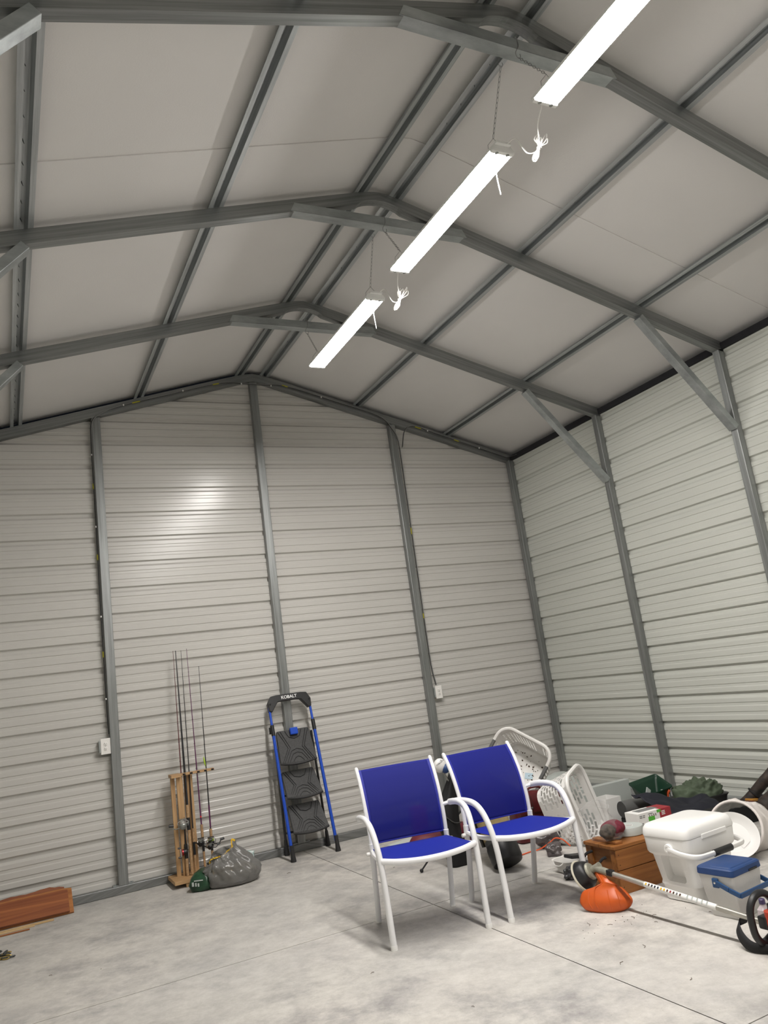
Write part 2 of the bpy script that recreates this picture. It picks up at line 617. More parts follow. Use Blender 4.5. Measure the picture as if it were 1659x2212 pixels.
def bool_cut(o, cutter_mb):
    cut = cutter_mb.build('cutter', 'black')
    cut.parent = o
    md = o.modifiers.new('cut', 'BOOLEAN')
    md.operation = 'DIFFERENCE'
    md.solver = 'EXACT'
    md.object = cut
    bpy.context.view_layer.update()
    dg = bpy.context.evaluated_depsgraph_get()
    me = bpy.data.meshes.new_from_object(o.evaluated_get(dg))
    o.modifiers.clear()
    o.data = me
    bpy.data.objects.remove(cut, do_unlink=True)
    return o


def text_mesh(name, s, size, mat, parent, loc, rot, ext=0.0006, bold=0.0, align='CENTER'):
    cu = bpy.data.curves.new(name, 'FONT')
    cu.body = s
    cu.size = size
    cu.extrude = ext
    cu.offset = bold
    cu.align_x = align
    cu.align_y = 'CENTER'
    t = bpy.data.objects.new('tmp_text', cu)
    COL.objects.link(t)
    bpy.context.view_layer.update()
    dg = bpy.context.evaluated_depsgraph_get()
    me = bpy.data.meshes.new_from_object(t.evaluated_get(dg))
    bpy.data.objects.remove(t, do_unlink=True)
    me.materials.clear()
    me.materials.append(MAT[mat])
    o = bpy.data.objects.new(name, me)
    COL.objects.link(o)
    o.parent = parent
    o.location = loc
    o.rotation_euler = rot
    return o


# ------------------------------------------------------------------ building shell
XW = 3.046          # wall panel plane
YB = 0.0            # back wall panel plane
YF = -9.16          # front wall
SL = 0.29           # roof slope
TB = 0.0635         # frame tube
FRAMES = [-0.075, -1.600, -3.112, -4.640, -6.160, -7.680, -9.150]
RIB0, PITCH = 0.215, 0.2286


def raf_bot(x):
    return 4.52 - SL * abs(x)


def raf_top(x):
    return 4.586 + SL * 0.08 - SL * math.sqrt(x * x + 0.08 * 0.08)


def roof_z(x):
    return raf_top(x) + 0.056


# floor: concrete slabs with sawn joints
floor = MB().box((0, -4.6, -0.06), (6.5, 9.6, 0.06)).build('floor', 'joint')
struct(floor)
JX, JY, G = 0.0, [-9.3, -7.05, -4.76, -2.47, 0.08], 0.006
for x0, x1 in ((-3.2, JX), (JX, 3.2)):
    for y0, y1 in zip(JY[:-1], JY[1:]):
        MB().box(((x0 + x1) / 2, (y0 + y1) / 2, -0.02), (x1 - x0 - G, y1 - y0 - G, 0.04)).build('slab', 'concrete', floor)


def rib_profile(z0, z1):
    """(z, outward depth) from z0 to z1"""
    pts = [(z0, 0.0)]
    k = -1
    while True:
        zk = RIB0 + k * PITCH
        if zk > z1 + 0.1:
            break
        seq = [(zk - 0.050, 0.0), (zk - 0.030, 0.024), (zk - 0.005, 0.024), (zk + 0.005, 0.0)]
        for c in (0.058, 0.132):
            zc = zk + c
            seq += [(zc - 0.017, 0.0), (zc - 0.010, 0.0050), (zc + 0.011, 0.0050), (zc + 0.015, 0.0)]
        for p in seq:
            if z0 < p[0] < z1:
                pts.append(p)
        k += 1
    pts.append((z1, pts[-1][1]))
    return pts


def wall_sheets(parent, mapper, L0, L1, ztop, mat, clip=False):
    """steel sheets 36 in wide laid horizontally; mapper(l, z, depth) -> xyz"""
    edges = [0.005]
    z = RIB0 + 0.012 + 3 * PITCH
    while z < ztop - 0.05:
        edges.append(z)
        z += 4 * PITCH
    edges.append(ztop)
    for a, b in zip(edges[:-1], edges[1:]):
        prof = rib_profile(a, b)
        mb = MB()
        rings = [[mapper(L0, z, d) for z, d in prof], [mapper(L1, z, d) for z, d in prof]]
        mb.loft(rings, caps=False, closed_u=False)
        o = mb.build('steel_panel', mat, parent)
        if clip:
            bm = bmesh.new()
            bm.from_mesh(o.data)
            for s in (1, -1):
                bmesh.ops.bisect_plane(bm, geom=bm.verts[:] + bm.edges[:] + bm.faces[:], dist=1e-5,
                                       plane_co=(0, 0, 4.60), plane_no=(s * SL, 0, 1), clear_outer=True)
            bm.to_mesh(o.data)
            bm.free()


wall_back = empty_struct('wall_back')
wall_sheets(wall_back, lambda l, z, d: (l, YB + d, z), -XW - .01, XW + .01, 4.62, 'panel', True)
wall_right = empty_struct('wall_right')
wall_sheets(wall_right, lambda l, z, d: (XW + d, l, z), YB + 0.01, YF, 3.665, 'panel_r')
wall_left = empty_struct('wall_left')
wall_sheets(wall_left, lambda l, z, d: (-XW - d, l, z), YB + 0.01, YF, 3.665, 'panel_r')
wall_front = empty_struct('wall_front')
wall_sheets(wall_front, lambda l, z, d: (l, YF - d, z), -XW - .01, XW + .01, 4.62, 'panel', True)

# base rails
struct(MB().box((0, -TB / 2 - 0.003, TB / 2 + .001), (2 * XW - 0.004, TB, TB)).build('baseboard_back', 'galv_x', bevel=0.004))
struct(MB().box((XW - TB / 2 - .002, -4.62, TB / 2 + .001), (TB, 9.0, TB)).build('baseboard_right', 'galv_y', bevel=0.004))
struct(MB().box((-XW + TB / 2 + .002, -4.62, TB / 2 + .001), (TB, 9.0, TB)).build('baseboard_left', 'galv_y', bevel=0.004))

# posts of the end wall
for x in (-1.53, 0.0, 1.525):
    h = raf_bot(x) + (0.0 if x else -0.02)
    MB().box((x, -TB / 2 - 0.002, (TB + h) / 2), (TB + .012, TB, h - TB)).build('post', 'galv_z', wall_back, bevel=0.005)
    # small screws and clip angle at the foot
    mb = MB()
    for s in (-1, 1):
        mb.box((x + s * 0.058, -0.03, TB + 0.006), (0.045, 0.05, 0.008))
        mb.lathe([(0.006, 0), (0.006, 0.008), (0.001, 0.011)], 6, Matrix.Translation((x + s * .062, -.04, TB + .008)))
    mb.build('foot_clip', 'galv_new', wall_back)

# side columns
for y in FRAMES[:-1]:
    for s, w in ((1, wall_right), (-1, wall_left)):
        h = raf_bot(XW - TB) + 0.01
        xx = s * (XW - TB / 2 - 0.001)
        yy = y + TB / 2 - (0.015 if y > -0.5 else 0)
        MB().box((xx, yy, (TB + h) / 2), (TB, TB, h - TB)).build('column', 'galv_z', w, bevel=0.005)

# roof
ceiling = empty_struct('ceiling')
XS = [-3.12 + 6.24 * i / 48 for i in range(49)]
seams = [0.03, -3.53, -6.6, -9.2]
for i, (ya, yb) in enumerate(zip(seams[:-1], seams[1:])):
    dz = -0.007 * ((i + 1) % 2)
    mb = MB()

    def rp(x, y, t, dz=dz):
        return Vector((x, y, roof_z(x) + dz + t))
    yb2 = yb - (0.06 if i < 2 else 0)
    ys = [ya + (yb2 - ya) * k / 6 for k in range(7)]
    mb.loft([[rp(x, y, 0) for x in XS] + [rp(x, y, 0.012) for x in reversed(XS)] for y in ys])
    mb.build('insulation_sheet', 'insul', ceiling, smooth=True)

for s in (1, -1):
    MB().box((s * (XW - 0.012), -4.6, 3.690), (0.03, 9.15, 0.055)).build('eave_foam', 'foam', ceiling)


def rafter(y, plain):
    n = 60
    xs = [-XW + 2 * XW * i / n for i in range(n + 1)]
    extra = [] if plain else [-.2, -.17, -.14, -.11, -.07, -.035, 0.0, .035, .07, .11, .14, .17, .2]
    xs = sorted(set([round(v, 4) for v in xs + extra]))

    def bot(x):
        if plain:
            return raf_bot(x) if abs(x) > 0.06 else raf_bot(0.06)
        a = abs(x)
        if a > 0.17:
            return raf_bot(x)
        t = a / 0.17
        return raf_bot(0.17) + 0.052 * (1 - t * t) ** 0.8
    prof = [(x, bot(x)) for x in xs] + [(x, max(raf_top(x), bot(x) + 0.012)) for x in reversed(xs)]
    mb = MB()
    mb.loft([[Vector((x, y, z)) for x, z in prof], [Vector((x, y + TB, z)) for x, z in prof]])
    return mb.build('rafter', 'galv_x', ceiling)


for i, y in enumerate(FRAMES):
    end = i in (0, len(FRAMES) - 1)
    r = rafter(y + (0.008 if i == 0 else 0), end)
    if end:
        continue
    # collar tie: channel lapped over the rafter on its underside
    mb = MB()
    zb, zt = 4.338, 4.398
    for yy in (y - 0.004, y + TB + 0.001):
        pl = [(-.655, zb), (.655, zb), (.625, zt), (-.625, zt)]
        mb.loft([[Vector((px, yy, pz)) for px, pz in pl], [Vector((px, yy + .003, pz)) for px, pz in pl]])
    mb.box((0, y + TB / 2, zb), (1.31, TB + 0.008, 0.003))
    mb.build('collar_tie', 'galv_new', ceiling)
    # knee braces
    for s in (-1, 1):
        a = Vector((s * 2.165, y + TB / 2, 3.865)) + Vector((s * .74, 0, .67)) * 0.028
        b = Vector((s * 2.968, y + TB / 2, 2.965)) + Vector((s * .74, 0, .67)) * 0.028
        MB().beam(a, b, 0.070, 0.055, (s * .74, 0, .67)).build('knee_brace', 'galv_new', ceiling, bevel=0.003)

# hat purlins
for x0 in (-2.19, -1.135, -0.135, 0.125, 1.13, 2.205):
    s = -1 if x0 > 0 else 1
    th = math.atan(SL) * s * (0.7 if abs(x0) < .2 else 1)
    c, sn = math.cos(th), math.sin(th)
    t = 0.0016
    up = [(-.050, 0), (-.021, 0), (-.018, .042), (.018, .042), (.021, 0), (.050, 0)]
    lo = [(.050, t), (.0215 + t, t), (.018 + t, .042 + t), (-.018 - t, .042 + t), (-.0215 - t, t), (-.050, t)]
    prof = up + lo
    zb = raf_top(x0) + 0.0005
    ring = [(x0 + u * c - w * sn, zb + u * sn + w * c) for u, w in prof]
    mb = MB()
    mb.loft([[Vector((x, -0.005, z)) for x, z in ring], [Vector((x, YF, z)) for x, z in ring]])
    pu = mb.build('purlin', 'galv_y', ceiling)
    # screw points coming through the sheet above
    mb = MB()
    yy = -0.12
    while yy > -6.2:
        for du in (-0.009 + random.uniform(-.004, .004),):
            w0, w1 = 0.042, 0.018
            p = Vector((x0 + du * c - w0 * sn, yy, zb + du * sn + w0 * c))
            q = Vector((x0 + (du + .002) * c - w1 * sn, yy + random.uniform(-.003, .003), zb + du * sn + w1 * c))
            mb.tube([p, q], 0.0035, 5, rads=[0.0035, 0.0012])
        yy -= 0.153 + random.uniform(-.02, .02)
    sc = mb.build('screw_tips', 'screw', pu)
    sc['kind'] = 'stuff'

# ------------------------------------------------------------------ electrical runs
def cable_thing(pts, name, label, r=0.0042, clips=(), tags=(), mat='cable'):
    t = thing(name, label, 'cable', (0, 0, 0))
    MB().tube(pts, r, 6).build('cable', mat, t, smooth=True)
    MB().tube([Vector(p) + Vector((0.008, -0.002, 0.004)) for p in pts], r * .8, 6).build('ground_wire', 'cable_g', t, smooth=True)
    for p in clips:
        MB().box(p, (0.012, 0.012, 0.016)).build('cable_clip', 'white_plastic', t, bevel=0.003)
    for a, b in tags:
        MB().tube([a, b], r * 1.5, 6).build('printed_band', 'yellow_tag', t)
    return t


XL = -1.53 - TB / 2 - 0.016
pts = [(XL + .004, -.035, 1.26), (XL, -.034, 1.5), (XL - .003, -.034, 2.4), (XL, -.034, 3.3), (XL - .002, -.05, 3.85), (XL + .01, -.085, 4.02),
       (XL + .10, -.085, 4.11), (XL + .30, -.083, raf_bot(XL + .30) + .045), (-0.9, -.083, raf_bot(.9) + .047), (-.35, -.083, raf_bot(.35) + .040), (-.06, -.083, 4.463), (.1, -.083, 4.462),
       (.35, -.083, raf_bot(.35) + .038), (.9, -.083, raf_bot(.9) + .045), (1.36, -.083, raf_bot(1.36) + .04), (1.5, -.09, 4.02), (1.56, -.078, 3.90), (1.585, -.05, 3.7), (1.592, -.036, 3.3),
       (1.590, -.034, 2.4), (1.588, -.034, 1.6), (1.595, -.036, 1.40), (1.615, -.036, 1.26)]
cp = catmull(pts, 6)
cl = [(XL - .002, -.042, z) for z in (1.55, 2.25, 3.05, 3.72)] + [(-1.28, -.089, raf_bot(1.28) + .045), (-.72, -.089, raf_bot(.72) + .05), (-.13, -.089, 4.462), (.18, -.089, 4.455), (.72, -.089, raf_bot(.72) + .042)]
tg = [((XL - .003, -.034, z), (XL - .003, -.034, z + .05)) for z in (1.9, 2.75, 3.4)] + [((-1.2, -.084, raf_bot(1.2) + .047), (-1.13, -.084, raf_bot(1.13) + .047)),
      ((-.42, -.084, raf_bot(.42) + .043), (-.36, -.084, raf_bot(.36) + .041)), ((.30, -.084, raf_bot(.30) + .037), (.36, -.084, raf_bot(.36) + .039)), ((1.591, -.034, 2.85), (1.591, -.034, 2.92)), ((1.589, -.034, 1.95), (1.589, -.034, 2.0))]
cable_thing(cp, 'electrical_cable', 'long grey wall cable clipped along the gable rafter and down two posts to the outlets', clips=cl, tags=tg)
pts = [(1.62, -.05, 3.82), (1.66, -.085, 4.0), (1.78, -.086, raf_bot(1.78) + .05), (2.05, -.084, raf_bot(2.05) + .05), (2.45, -.084, raf_bot(2.45) + .045), (2.85, -.084, raf_bot(2.85) + .04), (2.96, -.10, raf_bot(2.96) + .035), (2.98, -.24, 3.68)]
cable_thing(catmull(pts, 6), 'electrical_cable', 'short grey cable looping from the right-hand gable post to the eave corner',
            clips=[(1.95, -.09, raf_bot(1.95) + .05), (2.6, -.09, raf_bot(2.6) + .044)], tags=[((1.80, -.085, raf_bot(1.8) + .052), (1.87, -.085, raf_bot(1.87) + .052)), ((2.28, -.085, raf_bot(2.28) + .048), (2.34, -.085, raf_bot(2.34) + .047))])


def outlet(x, z, label):
    t = thing('wall_outlet', label, 'outlet', (x, -0.002, z), group='duplex outlets on the end wall posts')
    MB().box((0, -.026, 0), (0.098, 0.048, 0.098)).build('junction_box', 'galv_new', t, bevel=0.004)
    p = MB().box((0.004, -.054, 0.0), (0.078, 0.006, 0.128)).build('cover_plate', 'plate', t, bevel=0.003)
    for s in (-1, 1):
        f = MB().lathe([(0.0165, 0), (0.0165, 0.004), (0.015, 0.005)], 16,
                       Matrix.Translation((0.004, -.0565, s * .0195)) @ Matrix.Rotation(PI / 2, 4, 'X')).build('receptacle', 'plate', p, smooth=True)
        f.parent = p
        mb = MB()
        mb.box((-0.0025, -.0622, s * .0195 + .004), (0.0022, 0.0014, 0.0085))
        mb.box((0.0105, -.0622, s * .0195 + .004), (0.0022, 0.0014, 0.0075))
        mb.lathe([(0.0026, 0), (0.0026, 0.0014)], 8, Matrix.Translation((0.004, -.0616, s * .0195 - .0075)) @ Matrix.Rotation(PI / 2, 4, 'X'))
        mb.build('slots', 'black', p)
    MB().lathe([(0.003, 0), (0.003, 0.0015)], 8, Matrix.Translation((0.004, -.0566, 0)) @ Matrix.Rotation(PI / 2, 4, 'X')).build('screw', 'steel', p)
    return t


outlet(-1.610, 1.166, 'white duplex outlet on the left of the post near the fishing rods')
outlet(1.622, 1.187, 'white duplex outlet on the post behind the blue chairs')


# ------------------------------------------------------------------ shop lights
def chain_links(mb, a, b):
    a, b = Vector(a), Vector(b)
    L = (b - a).length
    n = max(3, int(L / 0.022))
    d = (b - a).normalized()
    s = d.cross(Vector((1, 0.3, 0))).normalized()
    w = d.cross(s)
    for i in range(n):
        c = a + d * (i + .5) * L / n
        ax = s if i % 2 else w
        hl = L / n * 0.66
        pts = []
        for k in range(8):
            t = 2 * PI * k / 8
            pts.append(c + d * math.cos(t) * hl + ax * math.sin(t) * 0.0055)
        mb.tube(pts, 0.0013, 4, closed=True)


def shop_light(y0, y1, label, cord=True, zc=3.93):
    """light hanging along y from y0 (near) to y1 (far)"""
    ym = (y0 + y1) / 2
    L = abs(y1 - y0)
    t = thing('shop_light', label, 'light', (-0.012, ym, zc), group='LED shop lights hanging under the ridge')
    # housing: shallow tray with sloping sides, open below
    prof = [(-.070, -.006), (-.070, .008), (-.042, .036), (.042, .036), (.070, .008), (.070, -.006), (.067, -.006), (.064, .004), (-.064, .004), (-.067, -.006)]
    MB().loft([[Vector((x, -L / 2, z)) for x, z in prof], [Vector((x, L / 2, z)) for x, z in prof]]).build('housing', 'lamp_white', t)
    lens = [(-.066, -.004), (-.058, -.015), (.058, -.015), (.066, -.004)]
    MB().loft([[Vector((x, -L / 2 + .022, z)) for x, z in lens], [Vector((x, L / 2 - .022, z)) for x, z in lens]]).build('lens', 'lamp_glow', t)
    for s in (-1, 1):
        e = MB().box((0, s * (L / 2 - .010), -.004), (.138, .022, .024)).build('end_cap', 'lamp_white', t, bevel=0.004)
        MB().box((0, s * (L / 2 + .008), .030), (.09, .018, .014)).build('end_bracket', 'lamp_white', t, bevel=0.002)
        for q in (-.033, .033):
            MB().lathe([(.010, 0), (.010, .0015)], 10, Matrix.Translation((q, s * (L / 2 - .012), -.0175))).build('lens_clip', 'steel', e)
    # wire yoke, chain and hook at each end
    for s in (-1, 1):
        yy = s * (L / 2 - .055)
        yh = (min(FRAMES, key=lambda f: abs(f + TB / 2 - (ym + s * .76))) + (TB + .004 if s < 0 else -0.006)) - ym
        hook = Vector((0.012 if s > 0 else -0.045, yh, 4.338 - zc))
        top = Vector((0, yy, 0.110))
        MB().tube([(-.045, yy, .034), (-.043, yy, .06), top, (.043, yy, .06), (.045, yy, .034)], 0.0014, 5).build('wire_yoke', 'chain', t)
        low = hook + Vector((0, 0, -0.055))
        mb = MB()
        chain_links(mb, top, low)
        mb.build('chain', 'chain', t)
        hk = [hook + Vector((0, 0, .062)), hook + Vector((.004, 0, .07)), hook + Vector((.013, 0, .05)), hook + Vector((.010, 0, .01)), hook + Vector((-.010, 0, -.02)), hook + Vector((-.013, 0, -.045)), hook + Vector((0, 0, -.06)), hook + Vector((.013, 0, -.045)), hook + Vector((.012, 0, -.03))]
        MB().tube(catmull(hk, 4), 0.0018, 5).build('hook', 'chain', t, smooth=True)
    # pull string near the close end
    MB().tube([(.03, -L / 2 + .12, -.012), (.032, -L / 2 + .12, -.09), (.036, -L / 2 + .12, -.17)], 0.0028, 6).build('pull_string', 'white_cord', t)
    if cord:
        # linking lead, bundled, running to the next light towards the camera
        c0 = Vector((0.02, -L / 2 - .012, .028))
        b0 = Vector((0.085, -L / 2 - .165, -.095))
        MB().tube(catmull([c0, c0 + Vector((.035, -.035, .012)), (0.075, -L / 2 - .09, -.07), b0, (0.06, -L / 2 - .21, -.01), (0.015, -L / 2 - .315, .02)], 6), 0.0032, 6).build('link_cord', 'white_cord', t, smooth=True)
        mb = MB()
        rnd = random.Random(int(abs(y0) * 100))
        for k in range(5):
            o = Vector((rnd.uniform(-.006, .006), rnd.uniform(-.006, .006), 0))
            h1, h2 = rnd.uniform(.08, .125), rnd.uniform(.07, .10)
            w = rnd.uniform(.006, .012)
            dx = Vector((-.030 + .015 * k, 0.01, 0))
            ax = Vector((0.55, 0.0, 1.0)).normalized()
            loop = [b0 + o, b0 + o + ax * h1 * .6 + dx + Vector((w, 0, 0)), b0 + o + ax * h1 + dx, b0 + o + ax * h1 * .6 + dx - Vector((w, 0, 0)), b0 + o - Vector((0, .004, 0)),
                    b0 + o - ax * h2 * .6 - Vector((w, 0, 0)), b0 + o - ax * h2, b0 + o - ax * h2 * .6 + Vector((w, 0, 0))]
            mb.tube(catmull(loop, 4, True), 0.0028, 5, closed=True)
        mb.build('cord_bundle', 'white_cord', t, smooth=True)
        MB().lathe([(.012, -.005), (.012, .005)], 8, Matrix.Translation(b0)).build('cord_tie', 'white_cord', t)
    return t


shop_light(-2.885, -1.735, 'farthest lit shop light, nearest the end wall')
shop_light(-4.420, -3.232, 'middle lit shop light of the row under the ridge')
shop_light(-5.945, -4.757, 'nearest lit shop light, cut off by the top edge')
shop_light(-7.470, -6.280, 'added unseen shop light behind the camera, brightening the foreground floor', cord=False)  # unseen extra lamp continuing the row, added to keep the foreground floor bright


# ------------------------------------------------------------------ patio chairs
def make_chair(label, loc, rz):
    t = thing('patio_chair', label, 'chair', loc, (0, 0, rz), 'white framed blue sling chairs')
    for s in (-1, 1):
        leg = catmull([(s * .292, .195, .606), (s * .294, .08, .622), (s * .294, -.05, .622), (s * .290, -.135, .590), (s * .284, -.195, .515),
                       (s * .279, -.232, .41), (s * .275, -.252, .24), (s * .272, -.268, .012)], 7)
        MB().tube(leg, 0.0185, 10, flat=0.92).build('arm_and_front_leg', 'white_paint', t, smooth=True)
        MB().lathe([(.0195, 0), (.0195, .018), (.0175, .024)], 12, Matrix.Translation((s * .272, -.269, 0))).build('foot_cap', 'white_plastic', t, smooth=True)
        rear = catmull([(s * .238, .175, .455), (s * .237, .188, .30), (s * .235, .222, .12), (s * .234, .248, .008)], 6)
        MB().tube(rear, 0.0165, 10).build('rear_leg', 'white_paint', t, smooth=True)
        MB().lathe([(.0175, 0), (.0175, .014), (.0155, .02)], 12, Matrix.Translation((s * .234, .249, 0))).build('foot_cap', 'white_plastic', t, smooth=True)
        up = catmull([(s * .238, .176, .44), (s * .240, .185, .56), (s * .242, .218, .68), (s * .243, .268, .79), (s * .244, .325, .872)], 6)
        MB().tube(up, 0.0125, 8).build('back_tube', 'white_paint', t, smooth=True)
        MB().sphere((s * .244, .327, .874), .0125, 8, 6).build('tube_plug', 'white_plastic', t, smooth=True)
        MB().tube([(s * .243, .192, .600), (s * .288, .185, .607)], 0.011, 8).build('arm_stub', 'white_paint', t, smooth=True)
        MB().tube(catmull([(s * .270, -.230, .436), (s * .262, -.10, .420), (s * .252, .05, .412), (s * .236, .165, .412)], 5), 0.0135, 8).build('seat_rail', 'white_paint', t, smooth=True)
        MB().lathe([(.009, -.012), (.012, -.008), (.012, .008), (.009, .012)], 8, Matrix.Translation((s * .262, .176, .40)) @ Matrix.Rotation(PI / 2, 4, 'Y')).build('bolt', 'white_plastic', t, smooth=True)
    fr = catmull([(-.274, -.236, .437), (-.20, -.268, .428), (-.10, -.290, .421), (0, -.297, .419), (.10, -.290, .421), (.20, -.268, .428), (.274, -.236, .437)], 5)
    MB().tube(fr, 0.0165, 10).build('front_rail', 'white_paint', t, smooth=True)
    MB().tube([(-.236, .168, .408), (.236, .168, .408)], 0.011, 8).build('rear_rail', 'white_paint', t, smooth=True)
    bc = catmull([(0, .187, .450), (0, .190, .56), (0, .216, .68), (0, .266, .79), (0, .318, .866)], 6)

    def back(u, v):
        f = v * (len(bc) - 1)
        i = min(int(f), len(bc) - 2)
        p = bc[i].lerp(bc[i + 1], f - i)
        x = (u - .5) * 2
        dip = 0.016 * (1 - x * x)
        return (x * .242, p.y - .002 + dip, p.z)
    sl = MB().grid(back, 12, 24).build('back_sling', 'sling', t, smooth='all', solid=0.0016)
    for s in (-1, 1):
        MB().tube([Vector((s * .228, p.y + .001, p.z)) for p in bc], 0.0032, 6, flat=3.6, up=(0, 1, 0)).build('sling_hem', 'sling_edge', sl, smooth=True)
    MB().tube([Vector(back(k / 10, 0)) for k in range(11)], 0.0045, 6, up=(0, 0, 1)).build('sling_hem', 'sling_edge', sl, smooth=True)

    def seat(u, v):
        x = (u - .5) * 2
        w = .262 - .028 * v
        y = -.234 - .058 * (1 - x * x) * (1 - v) + (.402) * v + .0
        z = .444 - .016 * (1 - x * x) * (1 - v) - .020 * v - .018 * math.sin(PI * v) * (1 - x * x)
        return (x * w, y, z)
    MB().grid(seat, 14, 12).build('seat_sling', 'sling_seat', t, smooth='all', solid=0.002)
    return t


make_chair('white framed chair with blue mesh sling standing nearest, over the floor joint', (-0.215, -2.795, 0), R_(-12.0))
make_chair('white framed chair with blue mesh sling standing behind and right of the other', (0.412, -2.885, 0), R_(-2.5))


# ------------------------------------------------------------------ step ladder (closed, leaning on the end wall)
def ladder():
    t = thing('step_ladder', 'closed black and blue three step ladder leaning on the end wall', 'ladder', (0.0, -0.40, 0), (0, 0, 0))
    lean = math.atan2(0.295, 1.37)

    def P(x, h, d=0.0):
        """x across, h along the rail, d back from the rail plane"""
        return Vector((x, h * math.sin(lean) + d * math.cos(lean), h * math.cos(lean) - d * math.sin(lean)))
    H = 1.40
    for s in (-1, 1):
        xb, xt = s * .205, s * .195
        MB().tube([P(xb, .085), P(xt + (xb - xt) * .2, 1.10)], 0.0145, 10, flat=1.15).build('side_rail', 'ladder_blue', t, smooth=True)
        MB().tube([P(xt + (xb - xt) * .2, 1.07), P(xt, 1.33)], 0.0115, 10).build('handle_tube', 'ladder_blue', t, smooth=True)
        c = MB().tube([P(xt + (xb - xt) * .2, 1.055), P(xt + (xb - xt) * .2, 1.15)], 0.0185, 10).build('lock_collar', 'black', t, smooth=True)
        MB().box(P(xb, 1.11, .035) + Vector((s * .004, 0, 0)), (.018, .03, .06)).build('lock_lever', 'black', c, bevel=0.004)
        foot = [(.0235, .0), (.0245, .006), (.019, .05), (.0165, .10), (.0165, .13)]
        rot = Matrix.Rotation(-lean * .45, 4, 'X')
        MB().lathe(foot, 14, Matrix.Translation(Vector((xb, -.006, 0))) @ rot).build('foot', 'black_rub', t, smooth=True)
        # rear legs
        xr = s * .195 + .035
        a = Vector((xr, .300, .10))
        b = P(s * .178, 1.06, .042)
        MB().tube([a, b], 0.0115, 8).build('rear_leg', 'black', t, smooth=True)
        MB().lathe([(.0225, 0), (.0235, .006), (.0175, .06), (.0145, .13)], 14, Matrix.Translation((xr + .002, .301, 0)) @ Matrix.Rotation(-.06, 4, 'X')).build('foot', 'black_rub', t, smooth=True)
    MB().tube([Vector((-.150, .285, .185)), Vector((.220, .285, .185))], 0.009, 8).build('rear_brace', 'black', t, smooth=True)
    MB().tube([Vector((-.145, .272, .50)), Vector((.212, .272, .50))], 0.007, 8).build('rear_brace', 'black', t, smooth=True)
    # treads folded flat against the rails
    for i, (h0, h1, w) in enumerate(((.790, 1.095, .172), (.497, .745, .168), (.205, .455, .164))):
        d0, d1 = 0.0, (0.035, 0.10, 0.10)[i]
        n = 12
        x_off = (0.0, 0.004, 0.006)[i]

        def prof(k, e, h0=h0, h1=h1, w=w, d0=d0, d1=d1, x_off=x_off):
            hl, hr = h0 + e, h1
            pts = []
            for q in range(n + 1):
                x = -1 + 2 * q / n
                pts.append((x * w * (1 - .0), hl + .020 * x * x, d0))
            return pts
        front = [(x, h, d0) for x, h, _ in prof(0, 0)]
        ring_lo = front
        ring = [P(x_off + x, h, d) for x, h, d in front] + [P(x_off + w * .93, h1 - .03, d1), P(x_off + w * .86, h1, d1 + .002), P(x_off - w * .86, h1, d1 + .002), P(x_off - w * .93, h1 - .03, d1)]
        nrm = Vector((0, -math.cos(lean), math.sin(lean)))
        tr = MB().loft([[p - nrm * .028 for p in ring], [p for p in ring]]).build('tread', 'tread', t, bevel=0.006)
        lip = [P(x_off + x, h - .004, d + .012) for x, h, d in front]
        MB().tube(lip, 0.0115, 8).build('tread_lip', 'black', tr, smooth=True)
        # moulded pattern lines, raised
        sl = (d1 - d0) / (h1 - h0)

        def Q(x, f, h0=h0, h1=h1, w=w, x_off=x_off, d0=d0, d1=d1):
            h = h0 + (h1 - h0) * f
            return P(x_off + x * w, h, d0 + (d1 - d0) * f) + nrm * .0022
        pats = [
            [(-.88, .04), (-.45, .46), (-.62, .70), (-.84, .97)], [(-.78, .04), (-.33, .46), (-.52, .72), (-.70, .97)],
            [(.88, .04), (.45, .46), (.62, .70), (.84, .97)], [(.78, .04), (.33, .46), (.52, .72), (.70, .97)],
            [(-.62, .05), (-.30, .36), (0, .42), (.30, .36), (.62, .05)], [(-.50, .05), (-.24, .27), (0, .31), (.24, .27), (.50, .05)], [(-.30, .05), (-.14, .16), (0, .19), (.14, .16), (.30, .05)],
            [(-.46, .97), (-.30, .78), (0, .72), (.30, .78), (.46, .97)]]
        for pt in pats:
            MB().tube([Q(a, b) for a, b in pt], 0.003, 4).build('tread_groove', 'blackfab', tr)
        if i == 0:
            MB().box(P(.0, h1 - .022, .008), (.074, .03, .062), Matrix.Rotation(-lean, 3, 'X')).build('release_tab', 'ladder_blue', t, bevel=0.008)
        for s in (-1, 1):
            MB().sphere(P(s * .192, h0 + .022, -.002), .006, 8, 6).build('rivet', 'ladder_blue', t, smooth=True)
    # top handle: a U of chunky plastic
    y_up = 0.0
    hh = [(-.204, 1.275), (-.208, 1.345), (-.175, 1.405), (-.12, 1.412), (.12, 1.412), (.175, 1.405), (.208, 1.345), (.204, 1.275)]
    inn = [(-.176, 1.262), (-.145, 1.305), (-.11, 1.348), (-.07, 1.352), (.07, 1.352), (.11, 1.348), (.145, 1.305), (.176, 1.262)]
    mb = MB()
    ring0 = [P(x, h, -.024) for x, h in hh] + [P(x, h, -.024) for x, h in reversed(inn)]
    n8 = 8
    fr = [P(x, h, -.024) for x, h in hh]
    fi = [P(x, h, -.024) for x, h in inn]
    br = [P(x, h - .004, .034) for x, h in hh]
    bi = [P(x, h + .004, .034) for x, h in inn]
    mb.loft([[fr[k], fi[k], bi[k], br[k]] for k in range(8)])
    hd = mb.build('top_handle', 'black', t, bevel=0.006)
    for s in (-1, 1):
        MB().lathe([(.008, 0), (.008, .004)], 10, Matrix.Translation(P(s * .188, 1.335, -.028)) @ Matrix.Rotation(PI / 2, 4, 'X')).build('bolt', 'black_rub', hd)
